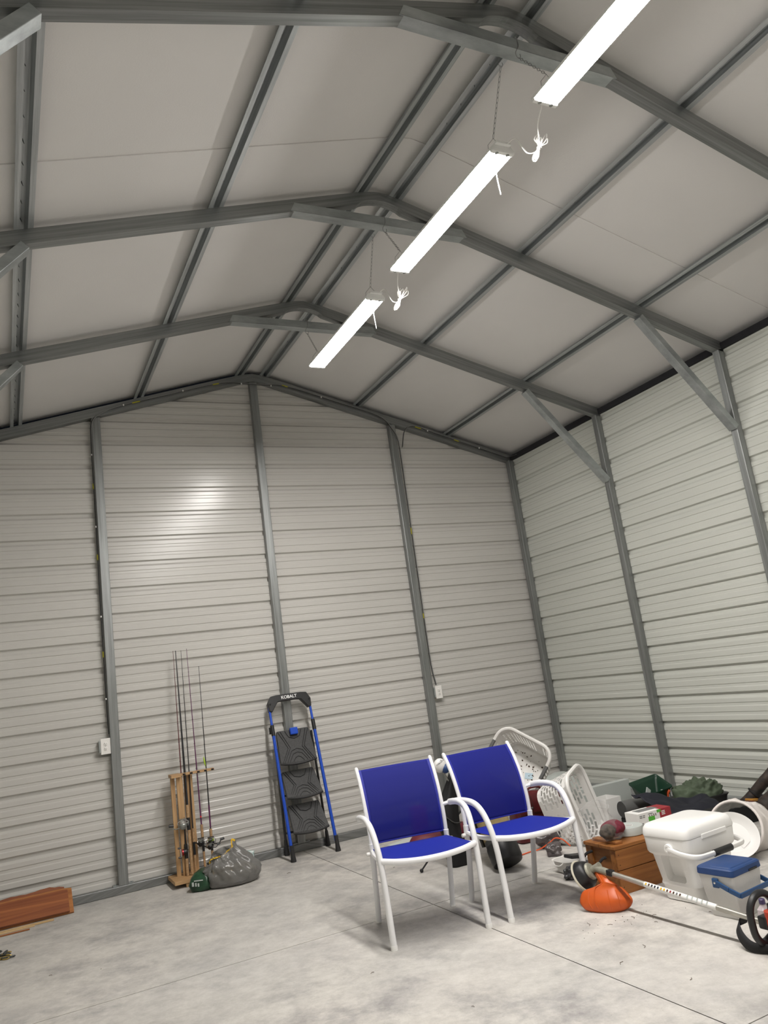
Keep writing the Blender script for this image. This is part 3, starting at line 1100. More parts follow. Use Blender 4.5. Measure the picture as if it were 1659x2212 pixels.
    text_mesh('lettering', 'KOBALT', 0.040, 'letter', hd, P(.0, 1.381, -.0255), (PI / 2 - lean, 0, 0), bold=0.0007)
    return t


ladder()


# ------------------------------------------------------------------ fishing rods and rack
def rod_rack():
    t = thing('rod_rack', 'wooden fishing rod rack with slatted end and thin top rail', 'rod rack', (-1.12, -0.10, 0))
    MB().box((.10, -.13, .045), (.33, .30, .028)).build('base_board', 'pine_x', t, bevel=0.003)
    MB().box((.06, -.255, .0155), (.07, .035, .031)).build('base_foot', 'pine', t, bevel=0.002)
    MB().box((.16, -.02, .0155), (.07, .035, .031)).build('base_foot', 'pine', t, bevel=0.002)
    for x, y, w in ((.010, -.075, .034), (.062, -.105, .050), (.128, -.055, .042), (.165, -.05, .03)):
        MB().box((x, y, .445), (w, .02, .775)).build('upright_slat', 'pine', t, bevel=0.002)
    MB().box((.03, -.095, .845), (.085, .13, .026)).build('top_block', 'pine_x', t, bevel=0.003)
    tr = MB().box((.20, -.105, .848), (.31, .05, .018)).build('top_rail', 'pine_x', t, bevel=0.002)
    mb = MB()
    for k in range(5):
        MB().lathe([(.011, 0), (.011, .012)], 10, Matrix.Translation((.10 + .06 * k, -.135, .842))).build('rod_notch', 'blackfab', tr)
    return t


rod_rack()


def spin_reel(t, p, size, body, spool, side=-1, hand=1):
    p = Vector(p)
    r = MB().lathe([(.013, -.028), (.020, -.018), (.022, -.002), (.017, .004), (.017, .020), (.021, .024), (.021, .028)], 16,
                   Matrix.Translation(p + Vector((side * .050, -.03, 0))) @ Matrix.Scale(size, 4)).build('reel', body, t, smooth=True)
    MB().lathe([(.0165, .004), (.0175, .006), (.0175, .019), (.0165, .021)], 16, Matrix.Translation(p + Vector((side * .050, -.03, 0))) @ Matrix.Scale(size * 1.06, 4)).build('spool', spool, r, smooth=True)
    MB().tube(catmull([p + Vector((0, -.004, .01)), p + Vector((side * .025, -.02, -.008)), p + Vector((side * .046, -.03, -.025 * size))], 4), .005 * size, 6).build('reel_foot', body, r, smooth=True)
    c = p + Vector((side * .05, -.03, 0))
    MB().tube(catmull([c + Vector((-.024, 0, -.012)) * size, c + Vector((-.031, -.012, .012)) * size, c + Vector((-.006, -.03, .026)) * size, c + Vector((.027, -.012, .014)) * size, c + Vector((.026, 0, -.012)) * size], 5), .0022 * size, 5).build('bail_wire', 'chrome', r, smooth=True)
    h0 = c + Vector((hand * .02, 0, -.016)) * size
    MB().tube(catmull([h0, h0 + Vector((hand * .028, -.005, -.003)) * size, h0 + Vector((hand * .042, -.008, .016)) * size], 4), .0028 * size, 6).build('crank_arm', body, r, smooth=True)
    MB().tube([h0 + Vector((hand * .036, -.014, .018)) * size, h0 + Vector((hand * .062, -.014, .022)) * size], .0075 * size, 8).build('crank_knob', 'black', r, smooth=True)


def rod(label, base, tip, blank, parts, guides=6, thick=1.0, bend=0.0):
    base, tip = Vector(base), Vector(tip)
    t = thing('fishing_rod', label, 'fishing rod', base)
    d = tip - base

    def at(h):
        """point on the rod at world height h"""
        f = (h - base.z) / d.z
        return d * f + Vector((bend * f * f, 0, 0))
    L = d.length
    n = 14
    h0 = parts[0][0]
    pts = [at(h0 + (tip.z - h0) * k / n) for k in range(n + 1)]
    MB().tube(pts, .005, 6, rads=[(.0072 - .0048 * k / n) * thick for k in range(n + 1)]).build('blank', blank, t, smooth=True)
    for a, b, r, m in parts[1:]:
        MB().tube([at(a), at(b)], r, 10).build('grip' if m == 'cork' else 'reel_seat', m, t, smooth=True)
    for k in range(guides):
        f = (k + 1) / guides
        h = h0 + .25 + (tip.z - h0 - .25) * f
        p = at(h)
        rr = .010 * (1 - .65 * f)
        cpt = p + Vector((-rr * .4, -rr - .003, 0))
        ring = [cpt + Vector((math.cos(2 * PI * q / 8) * rr, math.sin(2 * PI * q / 8) * rr, 0)) for q in range(8)]
        MB().tube(ring, .0011, 4, closed=True).build('line_guide', 'rod_black', t)
    return t, at


YB0, YT0 = -0.235, -0.085
r1, at1 = rod('dark red fishing rod at the left of the rack with a red casting reel', (-1.055, -.245, .062), (-1.005, -.09, 1.885), 'rod_red',
              [(.55,), (.06, .30, .0125, 'cork'), (.19, .30, .0135, 'black'), (.42, .56, .008, 'rod_black'), (.30, .42, .0065, 'rod_black')], 7, .8)
c = at1(.245)
rl = MB().lathe([(.022, -.018), (.024, -.010), (.024, .010), (.022, .018)], 16, Matrix.Translation(c + Vector((-.018, -.028, 0))) @ Matrix.Rotation(PI / 2, 4, 'Y')).build('reel', 'black', r1, smooth=True)
MB().lathe([(.0255, -.004), (.0255, .006)], 16, Matrix.Translation(c + Vector((-.036, -.028, 0))) @ Matrix.Rotation(PI / 2, 4, 'Y')).build('reel_side_plate', 'red', rl, smooth=True)
MB().tube([c + Vector((-.046, -.032, -.03)), c + Vector((-.05, -.034, .035))], .004, 6).build('crank_arm', 'chrome', rl)
for z in (-.034, .038):
    MB().tube([c + Vector((-.048, -.036, z)), c + Vector((-.072, -.036, z + .002))], .0075, 8).build('crank_knob', 'black', rl, smooth=True)
r2, at2 = rod('thick black fishing rod with cork grip and silver spinning reel', (-1.022, -.265, .066), (-.985, -.10, 1.885), 'rod_black',
              [(.60,), (.50, .60, .0135, 'cork'), (.405, .50, .0145, 'black'), (.28, .405, .0135, 'cork'), (.07, .28, .0125, 'cork')], 6, 1.5)
spin_reel(r2, at2(.462), 1.45, 'steel', 'chrome', -1, -1)
r3, at3 = rod('black fishing rod with slim cork grip and black reel, third from the left', (-.985, -.225, .062), (-.935, -.085, 1.882), 'rod_black',
              [(.40,), (.30, .405, .0115, 'cork'), (.20, .30, .0105, 'black'), (.065, .20, .0095, 'cork')], 6, .8)
spin_reel(r3, at3(.290), 1.15, 'black', 'steel', 1, 1)
r4, at4 = rod('dark purple fishing rod with a red winding above its cork grip', (-.905, -.215, .062), (-.885, -.085, 1.892), 'rod_purple',
              [(.42,), (.32, .42, .0115, 'cork'), (.21, .32, .010, 'black'), (.065, .21, .0095, 'cork'), (.475, .487, .0065, 'hotred')], 6, .85)
spin_reel(r4, at4(.245), 1.0, 'black', 'steel', 1, 1)
r5, at5 = rod('shortest fishing rod, purple, with lime line on its reel', (-.835, -.205, .062), (-.790, -.085, 1.728), 'rod_black',
              [(.36,), (.30, .37, .012, 'cork'), (.20, .30, .0105, 'black'), (.065, .20, .0105, 'cork'), (.38, .56, .0066, 'rod_purple')], 5, .85)
spin_reel(r5, at5(.275), 1.3, 'black', 'lime', -.2, 1)
lu = MB().lathe([(.001, 0), (.006, .02), (.0075, .05), (.004, .075), (.0015, .085)], 8, Matrix.Translation(at5(.875) + Vector((-.008, -.012, 0))) @ Matrix.Rotation(-.12, 4, 'Y')).build('float', 'lime', r5, smooth=True)


# ------------------------------------------------------------------ bin bag and seed packets beside the rack
def bin_bag():
    t = thing('bin_bag', 'open grey bin liner with yellow drawstring beside the rod rack', 'bag', (-0.775, -0.61, 0), (0, 0, R_(-8)))
    nu, nz = 88, 30
    key = [Vector(k) for k in ((.00, .140, .100), (.012, .190, .135), (.05, .212, .155), (.11, .208, .152), (.15, .185, .138), (.185, .150, .118), (.215, .118, .098), (.24, .100, .085), (.26, .098, .080))]
    cat = catmull(key, 5)
    rings = []
    for j in range(nz + 1):
        f = j / nz * (len(cat) - 1)
        i0 = min(int(f), len(cat) - 2)
        z, rx, ry = cat[i0].lerp(cat[i0 + 1], f - i0)
        ring = []
        for k in range(nu):
            a = 2 * PI * k / nu
            d = Vector((math.cos(a), math.sin(a), 0))
            p = Vector((math.copysign(abs(d.x) ** .85, d.x) * rx, math.copysign(abs(d.y) ** .85, d.y) * ry, z))
            up = min(1, z / .10)
            w = crumple(p, .022, 9, 3) + crumple(p, .010, 22, 6)
            w += (.007 * math.sin(a * 11 + 3 * math.sin(z * 14)) + .004 * math.sin(a * 23 + z * 30)) * up
            p += d * w * (.4 + .6 * up)
            top = max(0, (z - .09) / .17)
            p.x -= .085 * top
            p.z += top * (.055 * math.cos(a) - .012 + .014 * math.cos(3 * a + 1))
            p.x += .035 * top * max(0, math.cos(a))
            ring.append(p)
        rings.append(ring)
    MB().loft(rings, caps=False).build('liner', 'greybag', t, smooth='all', solid=0.0012)
    MB().add([Vector((p.x * .97, p.y * .97, .003)) for p in rings[0]], [tuple(range(nu))]).build('liner_bottom', 'greybag', t)
    rim = rings[-1]
    MB().tube([rim[k] + Vector((0, 0, -.006)) for k in range(48, 80)], .006, 5, flat=.35).build('drawstring', 'yellow', t, smooth=True)
    MB().tube(catmull([rim[47], rim[47] + Vector((.006, -.018, -.06)), rim[48] + Vector((.03, -.045, -.12))], 4), .009, 5, flat=.3).build('drawstring', 'yellow', t, smooth=True)
    MB().tube(catmull([rim[84] + Vector((-.01, -.01, .0)), rim[82] + Vector((-.015, -.012, .014)), rim[80] + Vector((-.01, -.02, -.04))], 4), .008, 5, flat=.3).build('drawstring', 'yellow', t, smooth=True)
    blob(MB(), (.0, -.01, .085), (.175, .118, .078), .012, 10, 5, .006).build('sack_inside', 'ochrebag', t, smooth='all')
    blob(MB(), (-.02, .0, .165), (.105, .075, .06), .015, 12, 8).build('white_packet_inside', 'cardwhite', t, smooth='all')
    return t


bin_bag()
t = thing('seed_packet', 'dark green printed packet slumped between bin bag and rod rack', 'packet', (-.992, -.525, 0), (0, 0, R_(-28)))
rr_ = []
for z, hx, hy in ((.0, .055, .10), (.006, .075, .125), (.05, .088, .130), (.095, .080, .120), (.125, .055, .095), (.138, .022, .075)):
    rr_.append([p + Vector((crumple(p, .008, 14, 3), crumple(p, .008, 14, 7), 0)) for p in rrect(hx, hy, .04, z, 7)])
MB().loft(rr_).build('packet_body', 'greenpack', t, smooth='all')
for k, (x, z, w, h) in enumerate(((-.045, .062, .016, .030), (-.022, .058, .012, .026), (-.002, .054, .012, .024), (.0, .085, .07, .008))):
    MB().box((x, -.132, z), (w, .004, h)).build('packet_print', 'tapegrey', t, bevel=.001)
MB().box((-.075, .10, .045), (.012, .02, .05)).build('packet_corner', 'lime', t, bevel=.003)
t = thing('snack_packet', 'white and teal packet poking out behind the grey bin bag', 'packet', (-.625, -.50, 0), (0, R_(12), R_(20)))
MB().grid(lambda u, v: ((u - .5) * .09, .028 * math.sin(PI * u) + .01 * math.sin(9 * v), .015 + v * .17), 10, 10).build('packet', 'tealpack', t, smooth='all', solid=0.02)
MB().box((.035, -.01, .02), (.07, .04, .035), Matrix.Rotation(.5, 3, 'Z')).build('packet_foot', 'greenpack', t, bevel=0.008)


# ------------------------------------------------------------------ cedar boards at the left
def board(label, y0, z0, y1, z1, xr, xl, th, mat, ragged=0.0, seed=1, group='cedar boards on the floor at the end wall', cat='board'):
    """board whose face runs from (y0,z0) at the bottom to (y1,z1) at the top, right end at xr"""
    d = Vector((0, y1 - y0, z1 - z0))
    nrm = Vector((0, -(z1 - z0), (y1 - y0))).normalized()
    n = 30
    rnd = random.Random(seed)
    t = thing('cedar_board', label, cat, ((xr + xl) / 2, y0, z0), group=group)
    org = Vector(((xr + xl) / 2, y0, z0))
    rings = []
    for k in range(n + 1):
        x = xl + (xr - xl) * k / n
        w0 = ragged * .35 * mn.noise(Vector((x * 9, seed, 0)))
        w1 = 1 + ragged * (mn.noise(Vector((x * 5, seed + 4, 0))) + .5 * mn.noise(Vector((x * 17, seed, 3))))
        if k == n:
            w1 -= ragged * .6
        a = Vector((x, y0, z0)) + d * w0 - org
        b = Vector((x, y0, z0)) + d * w1 - org
        rings.append([a, b, b - nrm * th, a - nrm * th])
    MB().loft(rings).build('plank', mat, t, bevel=0.002)
    return t


board('reddish cedar board, frontmost of the leaning boards', -.315, .028, -.150, .155, -1.955, -2.98, .016, 'cedar', .05, 3)
board('orange cedar board leaning just behind the frontmost one and showing at its end', -.300, .012, -.115, .158, -1.925, -2.95, .015, 'cedar2', .05, 5)
board('ragged-topped cedar board, rearmost of the leaning boards', -.235, .006, -.085, .172, -1.975, -3.0, .014, 'cedar', .10, 9)
for i, (xr, y, w, z, m, lb) in enumerate(((-2.07, -.350, .022, .012, 'paleedge', 'pale split strip lying tight under the cedar boards'),
                                          (-2.20, -.385, .020, .008, 'paleedge', 'middle pale wooden strip on the floor before the boards'),
                                          (-2.235, -.455, .020, .008, 'cedar2', 'outermost thin cedar strip lying apart on the floor'))):
    o = MB().box(((xr - 2.98) / 2, y - .03, z / 2 + .001), (xr + 2.98, w, z)).build('wood_strip', m, None, bevel=0.002)
    o.rotation_euler = (0, 0, 0)
    tag(o, lb, 'strip', 'loose strips by the cedar boards')

# chain heap at the far left
t = thing('tow_chain', 'small heap of brassy steel chain on the floor at left', 'chain', (-2.43, -1.07, 0))
rnd = random.Random(4)
for k in range(26):
    r = .085 * math.sqrt(rnd.random())
    a = rnd.uniform(0, 2 * PI)
    c = Vector((r * math.cos(a) + (.03 if k > 20 else 0), r * .8 * math.sin(a), .006 + .040 * (1 - r / .09) * rnd.random()))
    e = Matrix.Rotation(rnd.uniform(0, PI), 3, 'Z') @ Matrix.Rotation(rnd.uniform(-.7, .7), 3, 'X')
    ring = [c + e @ Vector((math.cos(2 * PI * q / 12) * .024, math.sin(2 * PI * q / 12) * .013, 0)) for q in range(12)]
    for p in ring:
        p.z = max(p.z, .0045)
    MB().tube(ring, .0042, 6, closed=True).build('link', 'gold' if k % 3 == 0 else 'screw', t, smooth=True)


# ------------------------------------------------------------------ wooden crate with latch
def crate():
    W, D, H = .46, .275, .275
    t = thing('wooden_crate', 'brown stained wooden crate with rope handle and steel latch', 'crate', (1.055, -3.145, 0), (0, 0, R_(-1)))
    # front and back boards
    for sy in (-1, 1):
        for z0, z1 in ((.0, .128), (.132, .243)):
            MB().box((0, sy * (D / 2 - .007), (z0 + z1) / 2), (W, .014, z1 - z0)).build('side_board', 'crate', t, bevel=0.002)
    for sx in (-1, 1):
        MB().box((sx * (W / 2 - .018), 0, .1215), (.012, D - .03, .243)).build('end_panel', 'crate_y', t, bevel=0.001)
        for sy in (-1, 1):
            MB().box((sx * (W / 2 - .006), sy * (D / 2 - .034), .1215), (.012, .036, .243)).build('end_batten', 'crate', t, bevel=0.002)
        MB().box((sx * (W / 2 - .006), 0, .022), (.012, D - .10, .04)).build('end_batten', 'crate_y', t, bevel=0.002)
    MB().box((0, 0, .006), (W - .02, D - .03, .012)).build('bottom_board', 'crate', t)
    lid = MB().box((0, -.070, .255), (W + .014, .142, .020)).build('lid_board', 'crate', t, bevel=0.003)
    MB().box((0, .073, .255), (W + .014, .140, .020)).build('lid_board', 'crate', t, bevel=0.003)
    MB().box((-W / 2 + .060, -.005, .273), (.050, D - .055, .016)).build('lid_batten', 'crate_y', t, bevel=0.003)
    MB().box((W / 2 - .060, -.005, .273), (.050, D - .055, .016)).build('lid_batten', 'crate_y', t, bevel=0.003)
    # latch
    lt = MB().box((.085, -D / 2 - .006, .228), (.040, .010, .055)).build('latch', 'steel', t, bevel=0.002)
    MB().box((.085, -D / 2 + .024, .2685), (.036, .060, .006)).build('latch_plate', 'steel', lt, bevel=0.001)
    MB().tube([(.064, -D / 2 - .010, .253), (.106, -D / 2 - .010, .253)], .006, 8).build('latch_hinge', 'steel', lt, smooth=True)
    # rope handle on the near end
    rp = catmull([(-W / 2 - .002, -.045, .195), (-W / 2 - .03, -.035, .185), (-W / 2 - .07, -.005, .130), (-W / 2 - .088, .035, .095), (-W / 2 - .080, .070, .115),
                  (-W / 2 - .085, .085, .165), (-W / 2 - .045, .085, .205), (-W / 2 - .002, .075, .215)], 7)
    MB().tube(rp, .0085, 8).build('rope_handle', 'rope', t, smooth=True)
    # branded ring mark
    ring = [Vector((.125 + .032 * math.cos(2 * PI * k / 28), -D / 2 - .0004, .072 + .042 * math.sin(2 * PI * k / 28))) for k in range(28)]
    MB().tube(ring, .0011, 4, closed=True).build('brand_ring', 'ink', t)
    for x, z, h in ((.113, .072, .03), (.125, .072, .04), (.137, .072, .03), (.125, .060, .008)):
        MB().box((x, -D / 2 - .0004, z), (.003, .001, h)).build('brand_stroke', 'ink', t)
    for j, z in enumerate((.088, .062)):
        for q in range(3):
            MB().box((.178 + .016 * q, -D / 2 - .0004, z), (.010, .001, .014)).build('brand_letter', 'ink', t)
    for sx in (-1, 1):
        for z in (.04, .09, .16, .215):
            MB().lathe([(.0035, 0), (.0035, .001)], 6, Matrix.Translation((sx * (W / 2 - .018), -D / 2 + .0002, z)) @ Matrix.Rotation(PI / 2, 4, 'X')).build('nail', 'ink', t)
    return t


crate()
CT = .266   # top of crate lid

# clear bag with red knitwear on the crate
t = thing('clear_bag', 'clear plastic bag holding dark red and brown knitwear on the crate', 'bag', (.905, -3.150, CT + .017), (0, 0, 0))
blob(MB(), (.03, -.01, .05), (.085, .060, .048), .008, 16, 3, .003).build('red_knit', 'knit_red', t, smooth='all')
blob(MB(), (-.040, -.045, .048), (.048, .040, .046), .007, 22, 6, .003).build('brown_knit', 'knit_grey', t, smooth='all')


def cb(u, v):
    a = 2 * PI * u
    z = v * .20
    rx = .115 - .03 * v + .03 * max(0, v - .75) * 4 * .5
    ry = .075 - .018 * v + .02 * max(0, v - .7)
    p = Vector((rx * math.cos(a), ry * math.sin(a), z))
    w = crumple(p, .012, 13, 4) + .006 * math.sin(7 * a + 9 * v)
    p += Vector((math.cos(a), math.sin(a), 0)) * w
    p.x -= .09 * v
    p.z = max(.003, p.z + v * .02 * math.sin(2 * a))
    return p


MB().grid(cb, 40, 16).build('clear_film', 'clear', t, smooth='all')
MB().tube([cb(k / 30, 1.0) for k in range(30)], .0022, 5, closed=True).build('bag_rim', 'clear', t, smooth=True)

# tape roll on the crate
t = thing('tape_roll', 'wide pale grey tape roll lying flat on the crate lid', 'tape', (1.095, -3.115, CT))
MB().loft([[Vector((r * math.cos(2 * PI * k / 32), r * math.sin(2 * PI * k / 32), z)) for k in range(32)] for r, z in ((.088, .001), (.09, .003), (.09, .046), (.088, .049), (.032, .049), (.030, .047), (.030, .002), (.032, .001))], closed_v=True).build('roll', 'tapegrey', t, smooth=True)
MB().loft([[Vector((r * math.cos(2 * PI * k / 24), r * math.sin(2 * PI * k / 24), z)) for k in range(24)] for r, z in ((.0295, .001), (.0295, .049), (.026, .049), (.026, .001))], closed_v=True).build('card_core', 'cardwhite', t, smooth=True)
MB().grid(lambda u, v: (.06 + u * .12, -.068 + u * .01, .003 + v * .044), 4, 1).build('loose_tail', 'tapegrey', t, solid=.001)


# ------------------------------------------------------------------ large white cooler
def big_cooler():
    t = thing('white_cooler', 'large white lidded cooler with black grip on its swing handle', 'cooler', (1.095, -3.605, 0), (0, 0, R_(5)))
    rings = []
    for z, hx, hy in ((.0, .150, .112), (.006, .158, .120), (.075, .162, .124), (.085, .168, .130), (.10, .164, .126), (.24, .190, .136), (.252, .205, .148), (.262, .210, .152), (.335, .214, .156), (.340, .214, .156)):
        rings.append(rrect(hx, hy, .040, z, 7))
    body = MB().loft(rings).build('body', 'coolerwhite', t, smooth=True)
    cut = MB().loft([[Matrix.Rotation(R_(-10), 3, 'Y') @ Vector((x, p.x, p.y)) + Vector((-.150, 0, .178)) for p in rrect(hy, hz, .022, 0, 5)] for x, hy, hz in ((-.06, .070, .078), (.022, .058, .066))])
    bool_cut(body, cut)
    for p in body.data.polygons:
        p.use_smooth = True
    body.data.set_sharp_from_angle(angle=R_(35))
    # hatch texture band
    mb = MB()
    for k in range(30):
        y = -.118 + .0082 * k
        x = -(.1655 + .0)
        a = Vector((-.1695, y, .105))
        b = Vector((-.1815, y, .088 + .085))
        if abs(y) < .072:
            b = Vector((-.1660, y, .105 + .004))
            a = Vector((-.1655, y, .088))
            continue
        mb.tube([a + Vector((.0035, 0, 0)), b + Vector((.0035, 0, 0))], .0022, 4)
    # lid
    lid = [rrect(.217, .158, .042, .342, 7), rrect(.219, .160, .044, .350, 7), rrect(.214, .156, .046, .383, 7), rrect(.202, .146, .046, .400, 7), rrect(.185, .132, .046, .406, 7)]
    ld = MB().loft(lid).build('lid', 'coolerwhite', t, smooth=True)
    MB().loft([rrect(.168, .112, .030, .4055, 6), rrect(.162, .106, .030, .4085, 6)]).build('lid_panel', 'coolerwhite', ld, smooth=True)
    MB().box((.015, -.158, .339), (.215, .012, .026)).build('lid_latch', 'coolerwhite', ld, bevel=0.004)
    # swing handle in front, black grip in the middle
    hp = catmull([(-.222, -.030, .288), (-.224, -.10, .272), (-.214, -.165, .262), (-.185, -.198, .258), (-.12, -.205, .256), (0, -.207, .256), (.12, -.205, .256), (.185, -.198, .258), (.214, -.165, .262), (.224, -.10, .272), (.222, -.030, .288)], 5)
    h = MB().tube(hp, .0155, 8, flat=.75, up=(0, 0, 1)).build('handle', 'coolerwhite', t, smooth=True)
    MB().tube([(-.075, -.2075, .256), (-.07, -.2075, .256), (.07, -.2075, .256), (.075, -.2075, .256)], .019, 10, flat=.8, up=(0, 0, 1)).build('grip', 'black', h, smooth=True)
    for s in (-1, 1):
        pv = MB().lathe([(.026, 0), (.027, .004), (.027, .014), (.024, .018), (.012, .018)], 20, Matrix.Translation((s * .210, -.030, .288)) @ Matrix.Rotation(s * PI / 2, 4, 'Y')).build('pivot', 'coolerwhite', t, smooth=True)
        MB().lathe([(.0165, 0), (.0165, .002), (.0145, .002), (.0145, 0)], 20, Matrix.Translation((s * .2275, -.030, .288)) @ Matrix.Rotation(s * PI / 2, 4, 'Y')).build('pivot_ring', 'white_dirty', pv, smooth=True)
    return t


big_cooler()


# ------------------------------------------------------------------ small blue and white cooler
def small_cooler():
    t = thing('small_cooler', 'small off-white cooler with blue lid and blue bail handle', 'cooler', (.980, -3.950, 0), (0, 0, R_(7)))
    rings = [rrect(hx, hy, .014, z, 5) for z, hx, hy in ((.0, .096, .078), (.006, .100, .082), (.205, .124, .102), (.207, .124, .102))]
    MB().loft(rings).build('body', 'coolergrey', t, smooth=True)
    lid = [rrect(hx, hy, r, z, 5) for z, hx, hy, r in ((.207, .126, .104, .016), (.211, .129, .107, .018), (.237, .127, .105, .018), (.243, .121, .099, .018))]
    ld = MB().loft(lid).build('lid', 'coolerblue', t, smooth=True)
    MB().loft([rrect(.106, .084, .012, .2425, 5), rrect(.102, .080, .012, .2465, 5)]).build('lid_panel', 'coolerblue', ld, smooth=True)
    MB().box((.045, -.108, .214), (.07, .004, .010)).build('lid_lip', 'black', ld)
    # bail handle: flat U swung forward
    hp = [(-.132, -.005, .176), (-.135, -.075, .150), (-.132, -.132, .130), (.132, -.132, .130), (.135, -.075, .150), (.132, -.005, .176)]
    mb = MB()
    for a, b in zip(hp[:-1], hp[1:]):
        mb.beam(a, b, .011, .024)
    h = mb.build('bail_handle', 'coolerblue2', t, bevel=0.003)
    for s in (-1, 1):
        MB().box((s * .129, .0, .172), (.012, .036, .046)).build('handle_ear', 'coolerblue2', t, bevel=0.005)
        MB().lathe([(.006, 0), (.006, .004), (.003, .006)], 10, Matrix.Translation((s * .135, 0, .175)) @ Matrix.Rotation(s * PI / 2, 4, 'Y')).build('rivet', 'chrome', t, smooth=True)
    return t


small_cooler()


# ------------------------------------------------------------------ string trimmer
def trimmer():
    t = thing('string_trimmer', 'string trimmer with orange guard, alloy shaft and red engine lying on the floor', 'string trimmer', (0.70, -3.30, 0))
    o = Vector((0.70, -3.30, 0))
    A = Vector((.635, -3.370, .190))
    B = Vector((.657, -4.66, .105))
    d = (B - A).normalized()

    def S(f):
        return A + (B - A) * f - o
    MB().tube([S(0), S(1)], .0135, 12).build('shaft', 'alu', t, smooth=True)
    lb = MB().tube([S(.245), S(.60)], .0140, 12).build('warning_label', 'cardwhite', t, smooth=True)
    up = Vector((-.75, .1, .66)).normalized()
    for k in range(12):
        f = .26 + .016 * k
        m = ('yellow', 'ink', 'navy', 'navy', 'navy', 'yellow', 'yellow', 'ink', 'cardred', 'ink', 'cardgrey', 'ink')[k]
        MB().box(S(f) + up * .0142, (.009, .011, .002), up.to_track_quat('Z', 'Y').to_matrix()).build('label_icon', m, lb)
    for k in range(5):
        MB().box(S(.47 + .023 * k) + up * .0142, (.008, .020, .0012), up.to_track_quat('Z', 'Y').to_matrix()).build('label_text_line', 'tapegrey', lb)
    # gear head
    g = MB().tube([S(-.055), S(.0), S(.055)], .02, 12, rads=[.017, .020, .0175]).build('gear_head', 'gearhead', t, smooth=True)
    gp = S(-.05)
    ax = Vector((.35, -.80, .48)).normalized()      # spool axis, pointing up out of the spool
    MB().tube([gp - ax * .02, gp + ax * .038], .0185, 14).build('gear_cap', 'gearhead', g, smooth=True)
    hub = gp - ax * .052
    q = ax.to_track_quat('Z', 'Y').to_matrix().to_4x4()
    MB().lathe([(.02, .030), (.042, .026), (.048, .018), (.048, .012)], 24, Matrix.Translation(hub) @ q).build('deflector_plate', 'gearhead', t, smooth=True)
    sp = MB().lathe([(.046, .014), (.062, .006), (.070, -.008), (.079, -.030), (.082, -.042), (.07, -.044)], 32, Matrix.Translation(hub) @ q).build('line_spool', 'black', t, smooth=True)
    MB().lathe([(.081, -.042), (.089, -.043), (.091, -.048), (.088, -.053), (.05, -.055)], 32, Matrix.Translation(hub) @ q).build('bump_rim', 'cream', sp, smooth=True)
    # orange guard as a curved scoop
    ctl = [
        [(.640, -3.275, .172), (.632, -3.305, .176), (.626, -3.340, .178), (.620, -3.375, .176), (.616, -3.400, .170)],
        [(.606, -3.358, .132), (.600, -3.378, .142), (.602, -3.408, .147), (.618, -3.440, .142), (.642, -3.455, .131)],
        [(.590, -3.376, .117), (.588, -3.388, .130), (.596, -3.412, .137), (.620, -3.446, .132), (.654, -3.449, .118)],
        [(.525, -3.312, .100), (.548, -3.355, .110), (.580, -3.410, .116), (.625, -3.455, .114), (.680, -3.460, .100)],
        [(.490, -3.305, .052), (.512, -3.370, .060), (.552, -3.440, .064), (.610, -3.490, .064), (.684, -3.512, .058)],
        [(.490, -3.330, .022), (.515, -3.390, .022), (.556, -3.448, .020), (.612, -3.492, .022), (.672, -3.508, .026)],
        [(.512, -3.335, .003), (.530, -3.390, .002), (.560, -3.435, .002), (.610, -3.475, .002), (.660, -3.480, .004)]]
    rows = [catmull(r, 6) for r in ctl]
    cols = [catmull([rows[j][i] for j in range(len(rows))], 5) for i in range(len(rows[0]))]
    nu_, nv_ = len(cols) - 1, len(cols[0]) - 1
    MB().grid(lambda u, v: cols[round(u * nu_)][round(v * nv_)] - o, nu_, nv_).build('guard', 'orange', t, smooth='all', solid=.004)
    ridge = [cols[8][j] - o + Vector((-.002, 0, .003)) for j in range(0, nv_ + 1)]
    MB().tube(ridge, .0035, 6).build('guard_rib', 'orange', t, smooth=True)
    for i in (5, 14, 18):
        MB().tube([cols[i][j] - o + Vector((-.001, -.001, .001)) for j in range(16, nv_ - 4)], .003, 6).build('guard_rib', 'orange', t, smooth=True)
    MB().beam(S(.035) + Vector((-.004, 0, .004)), S(.065) + Vector((-.004, 0, .004)), .034, .030).build('guard_clamp', 'black', t, bevel=.004)
    # loop handle, grip and engine near the frame edge
    hc = S(.79) + Vector((.012, 0, .022))
    e1 = Vector((.96, .02, 0)).normalized()
    e2 = Vector((0, 0, 1))
    loop = [hc + e1 * math.cos(a) * (.082) + e2 * (math.sin(a) * .088 + .012) for a in [R_(-200 + 12.5 * k) for k in range(19)]]
    loop = [hc + e1 * (.030) + e2 * (-.085)] + [hc + e1 * (-.035) + e2 * (-.10)] + [hc + e1 * (-.074) + e2 * (-.062)] + [hc + e1 * math.cos(R_(a)) * .082 + e2 * (math.sin(R_(a)) * .085 + .012) for a in (180, 150, 120, 90, 60, 30, 0, -30)]
    MB().tube(catmull(loop, 5), .0165, 10).build('loop_handle', 'black', t, smooth=True)
    MB().box(S(.80) + Vector((.01, 0, .004)), (.06, .05, .055)).build('handle_clamp', 'black', t, bevel=.008)
    MB().tube([S(.79) + Vector((.03, 0, .02)), S(.81) + Vector((.06, -.02, .015))], .010, 10).build('throttle_knob', 'chrome', t, smooth=True)
    en = MB().loft([rrect(.060, .075, .03, z, 6) for z in (0, .01, .16, .175)]).build('engine_cover', 'redplast', t, smooth=True)
    en.location = S(.835) + Vector((.045, -.03, -.118))
    en.rotation_euler = (0, 0, .1)
    MB().box((0, .03, .19), (.07, .06, .035)).build('engine_top', 'black', en, bevel=.008)
